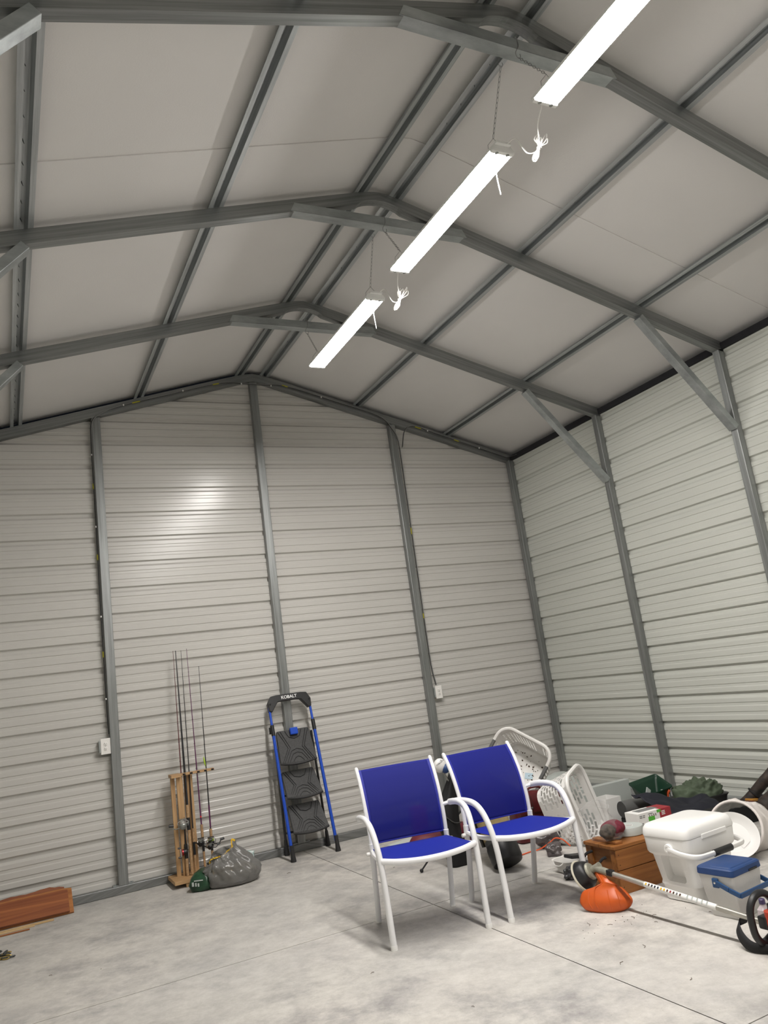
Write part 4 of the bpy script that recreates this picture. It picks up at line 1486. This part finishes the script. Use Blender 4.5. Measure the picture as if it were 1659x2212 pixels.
    MB().lathe([(.035, 0), (.038, .01), (.038, .03), (.03, .036)], 16, Matrix.Translation((-.055, 0, .07)) @ Matrix.Rotation(-PI / 2, 4, 'Y')).build('starter', 'black', en, smooth=True)
    # harness strap drooping to the floor
    st = catmull([S(.735) + Vector((-.006, 0, .004)), Vector((.640, -4.258, .095)) - o, Vector((.612, -4.285, .055)) - o, Vector((.600, -4.345, .026)) - o,
                  Vector((.628, -4.415, .022)) - o, Vector((.700, -4.475, .022)) - o, Vector((.800, -4.520, .022)) - o], 6)
    hw = .025
    rows2 = []
    for i, p in enumerate(st):
        f = i / (len(st) - 1)
        wv = Vector((.25, -.35, .9)).normalized() * (1 - .15 * f)
        q1, q2 = p - wv * hw, p + wv * hw
        lift = max(0, .003 - (q1.z))
        rows2.append([q1 + Vector((0, 0, lift)), q2 + Vector((0, 0, lift))])
    MB().grid(lambda u, v: rows2[round(u * (len(rows2) - 1))][round(v)], len(rows2) - 1, 1).build('harness_strap', 'blackfab', t, smooth='all', solid=.003)
    return t


trimmer()
for i, (x, y, lb) in enumerate(((.925, -4.165, 'purple capped oil bottle beside the small cooler, left of the pair'), (1.03, -4.215, 'purple capped oil bottle beside the small cooler, right of the pair'))):
    t = thing('oil_bottle', lb, 'bottle', (x, y, 0), group='oil bottles by the trimmer')
    MB().loft([rrect(.030, .020, .012, z, 5) for z in (0.0, .004, .07)] + [rrect(.013, .013, .012, .088, 5), rrect(.012, .012, .011, .098, 5)]).build('bottle_body', 'oil', t, smooth=True)
    MB().loft([rrect(.026, .017, .010, z, 5) for z in (.004, .05)]).build('red_oil', 'redplast', t, smooth=True)
    MB().lathe([(.015, .094), (.015, .114), (.012, .117)], 12).build('cap', 'purplecap', t, smooth=True)


# ------------------------------------------------------------------ laundry baskets
def basket(name, label, loc, rot, mat, L=.30, Wd=.20, H=.30, taper=.80, holes='slot'):
    """L, Wd half sizes at the rim; opening towards local +z"""
    t = thing(name, label, 'laundry basket', loc, rot)
    NU, NV = (22, 11) if holes == 'slot' else (48, 12)

    def ring_pt(u, v):
        s = taper + (1 - taper) * v
        hx, hy = L * s, Wd * s
        r = min(hx, hy) * .55
        per_s = [2 * (hy - r), PI * r / 2, 2 * (hx - r), PI * r / 2] * 2
        tot = sum(per_s)
        dd = (u % 1.0) * tot
        x, y = hx, -(hy - r)
        # walk the outline
        if dd < per_s[0]:
            return Vector((hx, -(hy - r) + dd, v * H))
        dd -= per_s[0]
        if dd < per_s[1]:
            a = dd / r
            return Vector((hx - r + r * math.cos(a), hy - r + r * math.sin(a), v * H))
        dd -= per_s[1]
        if dd < per_s[2]:
            return Vector((hx - r - dd, hy, v * H))
        dd -= per_s[2]
        if dd < per_s[3]:
            a = PI / 2 + dd / r
            return Vector((-(hx - r) + r * math.cos(a), hy - r + r * math.sin(a), v * H))
        dd -= per_s[3]
        if dd < per_s[4]:
            return Vector((-hx, hy - r - dd, v * H))
        dd -= per_s[4]
        if dd < per_s[5]:
            a = PI + dd / r
            return Vector((-(hx - r) + r * math.cos(a), -(hy - r) + r * math.sin(a), v * H))
        dd -= per_s[5]
        if dd < per_s[6]:
            return Vector((-(hx - r) + dd, -hy, v * H))
        dd -= per_s[6]
        a = 1.5 * PI + dd / r
        return Vector((hx - r + r * math.cos(a), -(hy - r) + r * math.sin(a), v * H))
    mb = MB()
    for j in range(NV):
        for i in range(NU):
            u0, u1, v0, v1 = i / NU, (i + 1) / NU, j / NV, (j + 1) / NV
            off = .5 / NU if (holes == 'slot' and j % 2) else 0.0
            u0 += off
            u1 += off
            c = [ring_pt(u0, v0), ring_pt(u1, v0), ring_pt(u1, v1), ring_pt(u0, v1)]
            hole = 1 <= j <= NV - 3
            if holes == 'slot':
                solid_zone = i % 11 in (5,)
                hole = hole and not solid_zone
            else:
                hole = hole and j >= 2 and (i % 12 not in (0, 11))
            if not hole:
                mb.add(c, [(0, 1, 2, 3)])
                continue
            ctr = (c[0] + c[1] + c[2] + c[3]) / 4
            if holes == 'slot':
                inn = [ctr + (p - ctr) * .0 + ((c[1] - c[0]) * .5 * sx * .78 + (c[3] - c[0]) * .5 * sy * .64) for sx, sy in ((-1, -1), (1, -1), (1, 1), (-1, 1)) for p in (c[0],)]
                mb.add(c + inn, [(0, 1, 5, 4), (1, 2, 6, 5), (2, 3, 7, 6), (3, 0, 4, 7)])
            else:
                ex, ey = (c[1] - c[0]) * .5, (c[3] - c[0]) * .5
                inn = []
                for k in range(8):
                    a = R_(-135 + 45 * k)
                    inn.append(ctr + ex * .66 * math.cos(a) + ey * .78 * math.sin(a))
                fs = []
                for sd in range(4):
                    fs.append((sd, (sd + 1) % 4, 4 + (2 * sd + 2) % 8, 4 + (2 * sd + 1) % 8, 4 + 2 * sd))
                mb.add(c + inn, fs)
    bmo = mb.build('wall', mat, t, smooth=False, solid=.003)
    bm = bmesh.new()
    bm.from_mesh(bmo.data)
    bmesh.ops.remove_doubles(bm, verts=bm.verts, dist=1e-4)
    bmesh.ops.recalc_face_normals(bm, faces=bm.faces)
    bm.to_mesh(bmo.data)
    bm.free()
    MB().add([ring_pt(k / 48, 0) for k in range(48)], [tuple(range(48))]).build('floor_pan', mat, t, solid=.004)
    rim = [ring_pt(k / 64, 1.0) * 1.0 for k in range(64)]
    for p in rim:
        p.x *= 1.02
        p.y *= 1.03
    rm = MB().tube(rim, .0155, 8, closed=True).build('rim', mat, t, smooth=True)
    return t, ring_pt, rm


def facing(n, xd):
    n = Vector(n).normalized()
    x = Vector(xd)
    x = (x - n * x.dot(n)).normalized()
    y = n.cross(x)
    return Matrix((x, y, n)).transposed().to_euler(), n


e1_, n1_ = facing((-.70, -.60, .40), (.73, -.25, -.63))
e2_, n2_ = facing((.40, -.79, .15), (-.15, -.15, .97))
# tilted basket on top of the bags
t, rpt, rm = basket('laundry_basket', 'scuffed white laundry basket with round holes tipped on its side on the bags', Vector((1.487, -1.45, .592)) - n1_ * .27, e1_, 'white_dirty', .25, .20, .27, .80, 'round')
for u in (.06, .56):
    MB().tube([Vector((p.x * 1.02, p.y * 1.03, p.z)) for p in [rpt(u - .035 + .07 * k / 8, 1.0) for k in range(9)]], .0165, 8).build('grey_grip', 'pipegrey', rm, smooth=True)
rnd = random.Random(12)
mb = MB()
for k in range(60):
    x, y = rnd.uniform(-.15, .16), rnd.uniform(-.14, .12)
    mb.sphere((x, y, .006), (rnd.uniform(.002, .009), rnd.uniform(.002, .008), .003), 6, 4)
o = mb.build('dried_soil', 'soil', t)
o['kind'] = 'stuff'
MB().box((.06, -.05, .006), (.07, .05, .002), Matrix.Rotation(.4, 3, 'Z')).build('paper_scrap', 'lightblue', t)

t, rpt, rm = basket('laundry_basket', 'clean white laundry basket with slots lying tipped beside the wooden crate', Vector((1.534, -2.2, .272)) - n2_ * .30, e2_, 'white_plastic', .27, .17, .30, .76, 'slot')

# ------------------------------------------------------------------ bags behind the chairs
def satchel():
    t = thing('leather_satchel', 'burgundy leather satchel with buckled strap under the tipped basket', 'bag', (1.44, -1.67, 0), (0, 0, R_(-6)))
    rings = [rrect(hx, hy, .035, z, 6) for z, hx, hy in ((.002, .205, .075), (.01, .215, .085), (.18, .215, .085), (.30, .205, .070), (.345, .195, .045), (.352, .185, .03))]
    MB().loft(rings).build('body', 'leather', t, smooth=True)
    fl = catmull([(0, .03, .357), (0, -.045, .352), (0, -.078, .30), (0, -.088, .25), (0, -.089, .20)], 5)
    MB().grid(lambda u, v: (-.21 + .42 * u, fl[round(v * (len(fl) - 1))].y, fl[round(v * (len(fl) - 1))].z + .012 * math.sin(u * 5)), 16, len(fl) - 1).build('flap', 'leather', t, smooth='all', solid=.006)
    for x in (-.10, .11):
        sp = [Vector((x, p.y - .006, p.z + .004)) for p in fl] + [Vector((x, -.097, .12))]
        s = MB().grid(lambda u, v: sp[round(v * (len(sp) - 1))] + Vector(((u - .5) * (.07 if v < .75 else .05), 0, 0)), 1, len(sp) - 1).build('strap', 'leather', t, smooth='all', solid=.004)
        bk = [(x - .028, -.100, .185), (x + .028, -.100, .185), (x + .028, -.100, .145), (x - .028, -.100, .145)]
        b = MB().tube(bk, .0035, 6, closed=True).build('buckle', 'chrome', s, smooth=True)
        MB().tube([(x, -.102, .185), (x, -.104, .15)], .002, 5).build('buckle_pin', 'chrome', s)
        MB().box((x, -.101, .255), (.045, .003, .012)).build('name_plate', 'steel', s, bevel=.001)
        for z in (.135, .118):
            MB().sphere((x + .012, -.1005, z), .003, 6, 4).build('stud', 'chrome', s, smooth=True)
    MB().tube(catmull([(-.07, -.02, .358), (-.05, -.02, .385), (0, -.02, .392), (.05, -.02, .385), (.07, -.02, .358)], 5), .009, 8).build('handle', 'leather', t, smooth=True)
    return t


satchel()
tag(blob(MB(), (.72, -1.38, .105), (.30, .13, .105), .012, 6, 4, 0.0, pw=.75).build('duffel_bag', 'leather2', None, smooth='all'),
    'dark red duffel bag on the floor behind the nearer chair', 'bag')


def golf_bag():
    t = thing('golf_bag', 'tan and black golf stand bag leaning behind the chairs', 'golf bag', (.745, -2.20, 0))
    base = Vector((0, 0, .115))
    top = Vector((.06, .36, .66))
    ax = (top - base).normalized()
    q = ax.to_track_quat('Z', 'Y').to_matrix().to_4x4()
    L = (top - base).length
    m = Matrix.Translation(base) @ q
    MB().lathe([(.085, -.085), (.105, -.078), (.112, -.06), (.112, .04), (.106, .055)], 28, m).build('base_boot', 'black', t, smooth=True)
    MB().lathe([(.107, .05), (.1075, .07), (.107, .095)], 28, m, caps=False).build('lower_body', 'greyfab', t, smooth=True)
    MB().lathe([(.107, .09), (.115, .20), (.118, .42), (.108, .56), (.10, .60)], 28, m, caps=False).build('tan_body', 'tan', t, smooth=True)
    MB().lathe([(.101, .595), (.108, .62), (.108, L), (.100, L + .008), (.09, L + .004)], 28, m).build('top_cuff', 'black', t, smooth=True)
    # pocket bulging towards the viewer
    off = m @ Vector((-.06, -.085, .36)) - Vector((0, 0, 0))
    pk = MB()
    pk.loft([[m @ Vector((-.045 + p.x, -.085 + p.y, z)) for p in rrect(hx, hy, .05, 0, 6)] for z, hx, hy in ((.11, .05, .03), (.14, .085, .05), (.42, .09, .055), (.47, .07, .045), (.485, .04, .03))])
    pkt = pk.build('ball_pocket', 'tan', t, smooth=True)
    MB().tube(catmull([m @ Vector((-.13, -.10, .40)), m @ Vector((-.10, -.142, .42)), m @ Vector((-.02, -.142, .42)), m @ Vector((.04, -.10, .40))], 5), .004, 6).build('zip', 'blackfab', pkt, smooth=True)
    for x in (.035, .085):
        MB().tube([m @ Vector((x, -.112, z)) for z in (.10, .25, .40, .56)], .016, 6, flat=.25, up=(1, 0, 0)).build('strap', 'blackfab' if x < .05 else 'greyfab', t, smooth=True)
    # stand legs
    p0 = m @ Vector((-.09, -.06, L - .06))
    for fx in ((-.425, .470), (-.25, .10)):
        foot = Vector((fx[0], fx[1], .014))
        if fx[0] > -.3:
            continue
        lg = MB().tube([p0, foot], .0065, 8).build('stand_leg', 'black', t, smooth=True)
        MB().sphere(foot, .014, 10, 8).build('stand_foot', 'black_rub', lg, smooth=True)
    return t


golf_bag()


def black_bag():
    t = thing('garment_bag', 'tall black bag with a white and blue head cover standing between the chairs', 'bag', (.60, -1.80, 0))
    rings = []
    for z, hx, hy, cx in ((.0, .075, .05, .0), (.012, .085, .06, .0), (.12, .088, .065, -.005), (.20, .070, .055, -.02), (.30, .085, .06, -.045), (.42, .085, .055, -.03), (.52, .055, .045, .005), (.60, .03, .03, .035), (.66, .012, .014, .05)):
        ring = []
        for k in range(28):
            a = 2 * PI * k / 28
            p = Vector((cx + hx * math.cos(a), hy * math.sin(a), z))
            p += Vector((math.cos(a), math.sin(a), 0)) * (.006 * math.sin(5 * a + 9 * z) + crumple(p, .006, 12, 2))
            ring.append(p)
        rings.append(ring)
    MB().loft(rings).build('bag_body', 'blackfab', t, smooth='all')
    MB().tube(catmull([(-.085, -.05, .36), (-.03, -.068, .31), (.03, -.066, .30)], 5), .004, 6).build('zip', 'greyfab', t, smooth=True)
    hd = Vector((-.055, -.02, .715))
    MB().tube([(.03, 0, .55), hd], .006, 6).build('club_shaft', 'steel', t)
    hc = MB().sphere(hd, (.050, .045, .052), 16, 10).build('head_cover', 'white_plastic', t, smooth=True)
    MB().sphere(hd + Vector((.030, -.022, -.024)), (.036, .034, .036), 12, 8).build('cover_panel', 'coolerblue', hc, smooth=True)
    for k in range(4):
        MB().tube([hd + Vector((-.044 + .012 * k, -.028, .012 + .01 * k)), hd + Vector((-.02 + .012 * k, -.044, .02 + .006 * k))], .002, 4).build('cover_stitch', 'cardgrey', hc)
    return t


black_bag()
t = thing('fuel_can', 'bright red plastic can glimpsed between the two chairs', 'can', (.66, -1.13, 0))
MB().loft([rrect(.065, .05, .02, z, 5) for z in (0, .01, .31, .335)] + [rrect(.03, .03, .02, .35, 5)]).build('can_body', 'hotred', t, smooth=True)
MB().lathe([(.02, .348), (.02, .375), (.016, .38)], 12).build('cap', 'white_plastic', t, smooth=True)
t = thing('paper_roll', 'pale grey roll lying on the floor behind the nearer chair', 'roll', (.42, -1.22, 0.07), (0, 0, R_(20)))
MB().lathe([(.062, -.13), (.066, -.12), (.068, .10), (.066, .12)], 24, Matrix.Rotation(PI / 2, 4, 'Y')).build('roll_body', 'tapegrey', t, smooth=True)
MB().lathe([(.058, -.133), (.02, -.135)], 24, Matrix.Rotation(PI / 2, 4, 'Y')).build('roll_end', 'cream', t, smooth=True)

# smoky plastic behind the satchel, grey heap under the slotted basket
tag(blob(MB(), (1.30, -1.98, .075), (.105, .075, .075), .03, 15, 9, 0.0, 48, 28).build('plastic_bag', 'brownbag', None, smooth='all'),
    'smoky grey crumpled plastic bag on the floor between satchel and slotted basket', 'bag')
tag(blob(MB(), (1.17, -2.20, .042), (.060, .045, .045), .028, 20, 4, 0.0).build('plastic_bag', 'brownbag', None, smooth='all'),
    'small smoky scrap of plastic bag in front of the slotted basket', 'bag')
tag(blob(MB(), (2.17, -1.02, .17), (.25, .14, .17), .03, 7, 6, 0.0).build('plastic_sheet', 'tapegrey', None, smooth='all'),
    'pale grey folded plastic sheet near the corner behind the satchel', 'sheet')
tag(MB().tube(catmull([(.92, -2.02, .006), (1.10, -1.98, .006), (1.19, -2.00, .012), (1.245, -2.06, .055), (1.28, -2.085, .080), (1.32, -2.12, .065), (1.35, -2.16, .02)], 8), .0045, 6).build('extension_cord', 'orange_cord', None, smooth=True),
    'orange cord running over the smoky plastic bag', 'cord')

t = thing('plastic_tub', 'shallow white plastic tub with black items beside the crate rope', 'tub', (.985, -2.62, 0), (0, 0, R_(4)))
MB().loft([rrect(hx, hy, .05, z, 6) for z, hx, hy in ((.0, .075, .055), (.006, .085, .065), (.075, .105, .085), (.080, .112, .092), (.078, .102, .082), (.010, .080, .060))]).build('tub_body', 'white_dirty', t, smooth=True)
MB().box((.035, -.01, .085), (.13, .08, .022), Matrix.Rotation(.15, 3, 'Y')).build('black_case', 'black', t, bevel=.006)
MB().tube(catmull([(-.105, -.05, .078), (-.125, -.03, .06), (-.125, .02, .06), (-.105, .05, .078)], 5), .004, 6).build('tub_lug', 'white_dirty', t, smooth=True)
t = thing('tied_bag', 'dark grey knotted plastic bag on the floor by the chair leg', 'bag', (.905, -2.79, 0), (0, 0, R_(-14)))
blob(MB(), (.045, .0, .044), (.074, .052, .050), .024, 24, 7, .001, 60, 36).build('bag_body', 'darkbag', t, smooth='all')
blob(MB(), (-.062, .0, .036), (.040, .028, .040), .024, 30, 3, .001, 48, 28).build('bag_knot', 'darkbag', t, smooth='all')


# ------------------------------------------------------------------ clutter along the right wall
t = thing('white_carton', 'tall open white cardboard box behind the clear bag', 'box', (1.825, -2.08, 0), (0, 0, R_(4)))
for cx, cy, sx, sy in ((0, -.075, .16, .004), (0, .075, .16, .004), (-.078, 0, .004, .15), (.078, 0, .004, .15)):
    MB().box((cx, cy, .135), (sx, sy, .27)).build('side_panel', 'cardwhite', t)
MB().box((0, 0, .003), (.155, .148, .004)).build('base_panel', 'cardwhite', t)

t = thing('foam_board', 'pale grey foam board lying against the right wall rail', 'board', (2.10, -1.75, 0), (0, 0, R_(-2)))
MB().box((0, 0, .15), (.50, .06, .30)).build('board', 'tapegrey', t, bevel=.004)

t = thing('grey_pipe', 'dark grey pipe section lying behind the printed carton', 'pipe', (1.87, -2.35, .215), (0, 0, R_(-6)))
MB().loft([[Vector((x, r * math.cos(2 * PI * k / 28), r * math.sin(2 * PI * k / 28))) for k in range(28)] for x, r in ((-.13, .058), (.13, .058), (.13, .050), (-.13, .050))], closed_v=True).build('pipe_wall', 'pipegrey', t, smooth=True)
MB().box((0, 0, -.137), (.24, .10, .154)).build('black_box_under', 'blackfab', t, bevel=.01)

t = thing('printed_carton', 'white and red printed carton with a green picture behind the tape roll', 'carton', (1.575, -2.79, 0), (0, 0, R_(-2)))
MB().box((-.055, 0, .145), (.19, .13, .29)).build('white_part', 'cardwhite', t, bevel=.002)
MB().box((.091, 0, .145), (.102, .13, .29)).build('red_part', 'cardred', t, bevel=.002)
MB().box((-.02, .005, .2905), (.17, .07, .001)).build('grey_panel', 'cardgrey', t)
MB().box((.035, -.0655, .279), (.035, .001, .018)).build('green_stripe', 'cardgreen', t)
MB().box((-.035, -.0655, .243), (.055, .001, .028)).build('green_picture', 'cardgreen', t)
for k, (x, h) in enumerate(((-.05, .008), (-.03, .010), (-.012, .016), (.004, .016))):
    MB().box((x, -.0656, .262), (.006, .001, h)).build('bulb_print', 'ink', t)
for k, (x, z, w) in enumerate(((-.125, .272, .022), (-.098, .272, .018), (-.125, .262, .022), (-.10, .262, .018), (-.12, .225, .02), (-.04, .275, .04))):
    MB().box((x, -.0656, z), (w, .001, .005)).build('print_line', 'cardgrey', t)
for k, z in enumerate((.272, .262, .252)):
    MB().box((.072, -.0656, z), (.03, .001, .005)).build('print_line', 'cardwhite', t)


def cloth(u, v):
    x = 1.80 + .62 * u
    y = -2.40 - .30 * v - .08 * u
    z = .315 - .12 * u - .10 * v + .022 * math.sin(7 * u + 3 * v) * (.4 + u) + .03 * mn.noise(Vector((u * 5, v * 5, 2)))
    z -= .10 * max(0, v - .6)
    return (x, y, max(.01, z))


tag(MB().grid(cloth, 36, 18).build('navy_cloth', 'navy', None, smooth='all', solid=.004), 'dark navy cloth draped over boxes behind the white cooler', 'cloth')
t = thing('storage_box', 'black box hidden under the navy cloth', 'box', (2.08, -2.66, 0))
MB().box((0, 0, .07), (.48, .16, .14)).build('box_body', 'blackfab', t, bevel=.01)
MB().box((0, 0, .148), (.50, .18, .016)).build('box_lid', 'blackfab', t, bevel=.006)


def spreader():
    t = thing('seed_spreader', 'dark green hopper of a lawn spreader with orange lever', 'spreader', (2.30, -2.08, 0), (0, 0, R_(-8)))
    t.scale = (.66, .66, 1.0)
    out = [rrect(hx, hy, .03, z, 6, 0, cy) for z, hx, hy, cy in ((.06, .10, .06, .0), (.08, .12, .075, .0), (.255, .195, .135, .0), (.275, .205, .145, .0), (.278, .213, .153, 0), (.270, .213, .153, 0), (.268, .200, .140, 0), (.25, .188, .128, 0), (.09, .11, .066, .0))]
    for r in out[2:8]:
        for p in r:
            p.z += .04 * (p.y / .15) + .015 * (p.x / .2)
    MB().loft(out).build('hopper', 'greenplast', t, smooth=True)
    MB().box((.03, 0, .04), (.16, .10, .075)).build('gear_box', 'black', t, bevel=.01)
    lv = MB().tube(catmull([(.135, -.120, .18), (.135, -.135, .21), (.155, -.145, .225)], 4), .012, 8).build('lever', 'orange_cord', t, smooth=True)
    MB().box((.133, -.122, .165), (.022, .012, .05)).build('lever_plate', 'orange_cord', t, bevel=.004)
    MB().box((.06, -.128, .235), (.03, .004, .012), Matrix.Rotation(.1, 3, 'Y')).build('sticker', 'cardwhite', t)
    MB().box((-.06, .02, .19), (.05, .02, .14), Matrix.Rotation(.6, 3, 'Y')).build('paper_inside', 'tapegrey', t)
    for s in (-1, 1):
        MB().lathe([(.055, -.02), (.06, -.015), (.06, .015), (.055, .02)], 18, Matrix.Translation((s * .15, .05, .061)) @ Matrix.Rotation(PI / 2, 4, 'Y')).build('wheel', 'black_rub', t, smooth=True)
    MB().tube([(.205, -.06, .27), (.215, -.075, .02)], .006, 6).build('support_rod', 'steel', t)
    return t


spreader()


def canvas_tub():
    t = thing('black_tub', 'black tub with warning label heaped with green canvas', 'tub', (2.55, -2.31, 0), (0, 0, R_(-5)))
    MB().loft([rrect(hx, hy, .05, z, 6) for z, hx, hy in ((.0, .16, .11), (.01, .17, .12), (.15, .20, .14), (.165, .21, .15), (.168, .205, .145))]).build('tub_body', 'black', t, smooth=True)
    MB().box((-.02, -.147, .115), (.11, .003, .025)).build('warning_label', 'cardwhite', t)
    MB().box((-.063, -.149, .115), (.012, .002, .015)).build('label_symbol', 'ink', t)
    MB().box((-.085, -.150, .055), (.16, .02, .075)).build('grey_panel', 'tapegrey', t, bevel=.003)
    MB().tube(catmull([(.12, -.16, .04), (.17, -.17, .085), (.165, -.16, .115)], 4), .006, 6).build('steel_hook', 'chrome', t, smooth=True)
    mb = MB()
    n1, n2 = 64, 30
    rings = []
    for j in range(n2 + 1):
        f = j / n2
        ring = []
        for k in range(n1):
            a = 2 * PI * k / n1
            rr = math.cos(f * PI / 2) ** .8
            p = Vector((.215 * rr * math.cos(a), .15 * rr * math.sin(a), .158 + .115 * math.sin(f * PI / 2)))
            p += Vector((math.cos(a), math.sin(a), .9)) * (crumple(p, .034, 10, 2) + crumple(p, .016, 24, 5) + .008 * math.sin(6 * a + 7 * f)) * (.25 + .75 * min(1, f * 3))
            p.x += .05 * f
            ring.append(p)
        rings.append(ring)
    mb.loft(rings)
    mb.build('green_canvas', 'olive', t, smooth='all')
    return t


canvas_tub()
tag(blob(MB(), (2.88, -2.58, .06), (.11, .13, .065), .02, 9, 3, 0.0).build('dark_cloth_bundle', 'navy', None, smooth='all'), 'dark bundle of cloth on the floor right of the black tub', 'cloth')
t = thing('guitar_neck', 'fretted wooden guitar neck with amber headstock by the tub', 'guitar', (2.56, -2.72, .135), (0, R_(4), R_(-2)))
MB().box((-.07, 0, 0), (.34, .046, .02)).build('neck', 'leather', t, bevel=.006)
for k in range(9):
    MB().box((-.22 + .036 * k, 0, .0108), (.0025, .046, .002)).build('fret', 'chrome', t)
MB().box((.155, .02, .01), (.13, .075, .022)).build('headstock', 'amber', t, bevel=.008)
MB().box((-.02, 0, -.0725), (.30, .10, .125)).build('case_under', 'blackfab', t, bevel=.01)

# collapsed hamper and round tray
def hamper():
    t = thing('fabric_hamper', 'white nylon hamper lying on its side with grey lining', 'hamper', (1.87, -3.24, .158), (0, 0, 0))
    q = Vector((0, 0, 1)).rotation_difference(Vector((-.85, -.42, .30)).normalized()).to_matrix().to_4x4()
    R0 = .163
    MB().tube([q @ Vector((R0 * math.cos(2 * PI * k / 40), R0 * math.sin(2 * PI * k / 40), 0)) for k in range(40)], .009, 8, closed=True).build('rim_hoop', 'whitefab', t, smooth=True)

    def wall(u, v, r0):
        a = 2 * PI * u
        z = -v * .34
        p = Vector((r0 * math.cos(a) * (1 + .12 * v), r0 * math.sin(a) * (1 + .12 * v), z))
        p += Vector((math.cos(a), math.sin(a), 0)) * (crumple(p, .018, 9, 5) + .008 * math.sin(8 * a + 6 * v)) * min(1, v * 4)
        w = q @ p
        if w.z < -.155:
            w.z = -.155
        return w
    MB().grid(lambda u, v: wall(u, v, R0 + .004), 44, 14).build('outer_fabric', 'whitefab', t, smooth='all', solid=.002)
    MB().grid(lambda u, v: wall(u, v * .9, R0 - .008), 44, 12).build('grey_lining', 'greylining', t, smooth='all', solid=.001)
    return t


hamper()
t = thing('round_tray', 'round white plastic tray leaning against the hamper', 'tray', (1.755, -3.315, .140), (0, 0, 0))
q = Vector((0, 0, 1)).rotation_difference(Vector((-.52, -.60, .62)).normalized()).to_matrix().to_4x4()
MB().lathe([(.095, -.020), (.135, -.006), (.147, .010), (.152, .012), (.150, .006), (.137, -.012), (.095, -.026)], 44, q, caps=False).build('tray_rim', 'white_plastic', t, smooth=True)
MB().lathe([(.097, -.019), (.097, -.026)], 44, q).build('tray_dish', 'white_plastic', t, smooth=True)
mb = MB()
mb.add([q @ Vector(p) for p in ((-.02, -.085, -.0165), (.045, -.085, -.0165), (.045, -.06, -.0165), (-.02, -.06, -.0165))], [(0, 1, 2, 3)])
mb.build('care_label', 'cardwhite', t, solid=.001)


def camo(label, a, b, r0, r1, seed):
    a, b = Vector(a), Vector(b)
    t = thing('camo_bag', label, 'bag', a, group='camouflage chair bags at the right edge')
    n = 18
    d = (b - a)
    s = d.normalized().cross(Vector((0, 0, 1))).normalized()
    w = d.normalized().cross(s)
    rings = []
    for k in range(n + 1):
        f = k / n
        ring = []
        r = r0 + (r1 - r0) * f
        if k in (0, n):
            r *= .55
        for m in range(20):
            an = 2 * PI * m / 20
            p = d * f + (s * math.cos(an) + w * math.sin(an)) * r
            p += (s * math.cos(an) + w * math.sin(an)) * crumple(p, .008, 11, seed)
            ring.append(p)
        rings.append(ring)
    MB().loft(rings).build('bag_body', 'camo', t, smooth='all')
    MB().tube([d * .30 + (s * math.cos(2 * PI * k / 16) + w * math.sin(2 * PI * k / 16)) * (r0 + (r1 - r0) * .3 + .007) for k in range(16)], .006, 6, closed=True).build('strap', 'blackfab', t, smooth=True)
    MB().sphere(d * .02 + s * .02, .012, 8, 6).build('toggle', 'chrome', t, smooth=True)
    return t


camo('slim camouflage chair bag propped up at the right edge', (2.64, -2.60, .05), (2.93, -2.95, .47), .040, .045, 3)
camo('bulky camouflage bag behind the white hamper at the right edge', (2.52, -2.92, .10), (2.80, -3.30, .36), .085, .12, 7)

# ------------------------------------------------------------------ debris on the floor
mb = MB()
rnd = random.Random(21)
for x, y in ((.36, -3.52), (.45, -3.60), (.58, -3.62), (.70, -3.66), (.62, -3.75), (.20, -4.35), (-.60, -3.9), (-2.15, -1.75), (-1.9, -1.9), (.15, -4.0), (-.35, -.75), (.25, -1.4), (.9, -3.85), (-.75, -3.2), (.33, -3.95)):
    a = rnd.uniform(0, PI)
    L = rnd.uniform(.01, .045)
    p = Vector((x, y, .002))
    mb.tube([p, p + Vector((math.cos(a) * L * .5, math.sin(a) * L * .5, .0015)), p + Vector((math.cos(a + .5) * L, math.sin(a + .5) * L, .001))], .0012, 4)
for k in range(22):
    x, y = rnd.gauss(.5, .16), rnd.gauss(-3.55, .09)
    mb.box((x, y, .001), (rnd.uniform(.0015, .004), rnd.uniform(.0015, .004), .002), Matrix.Rotation(rnd.uniform(0, 3), 3, 'Z'))
tag(mb.build('floor_debris', 'debris', None), 'scattered dry twigs and grass bits on the concrete', 'debris', kind='stuff')
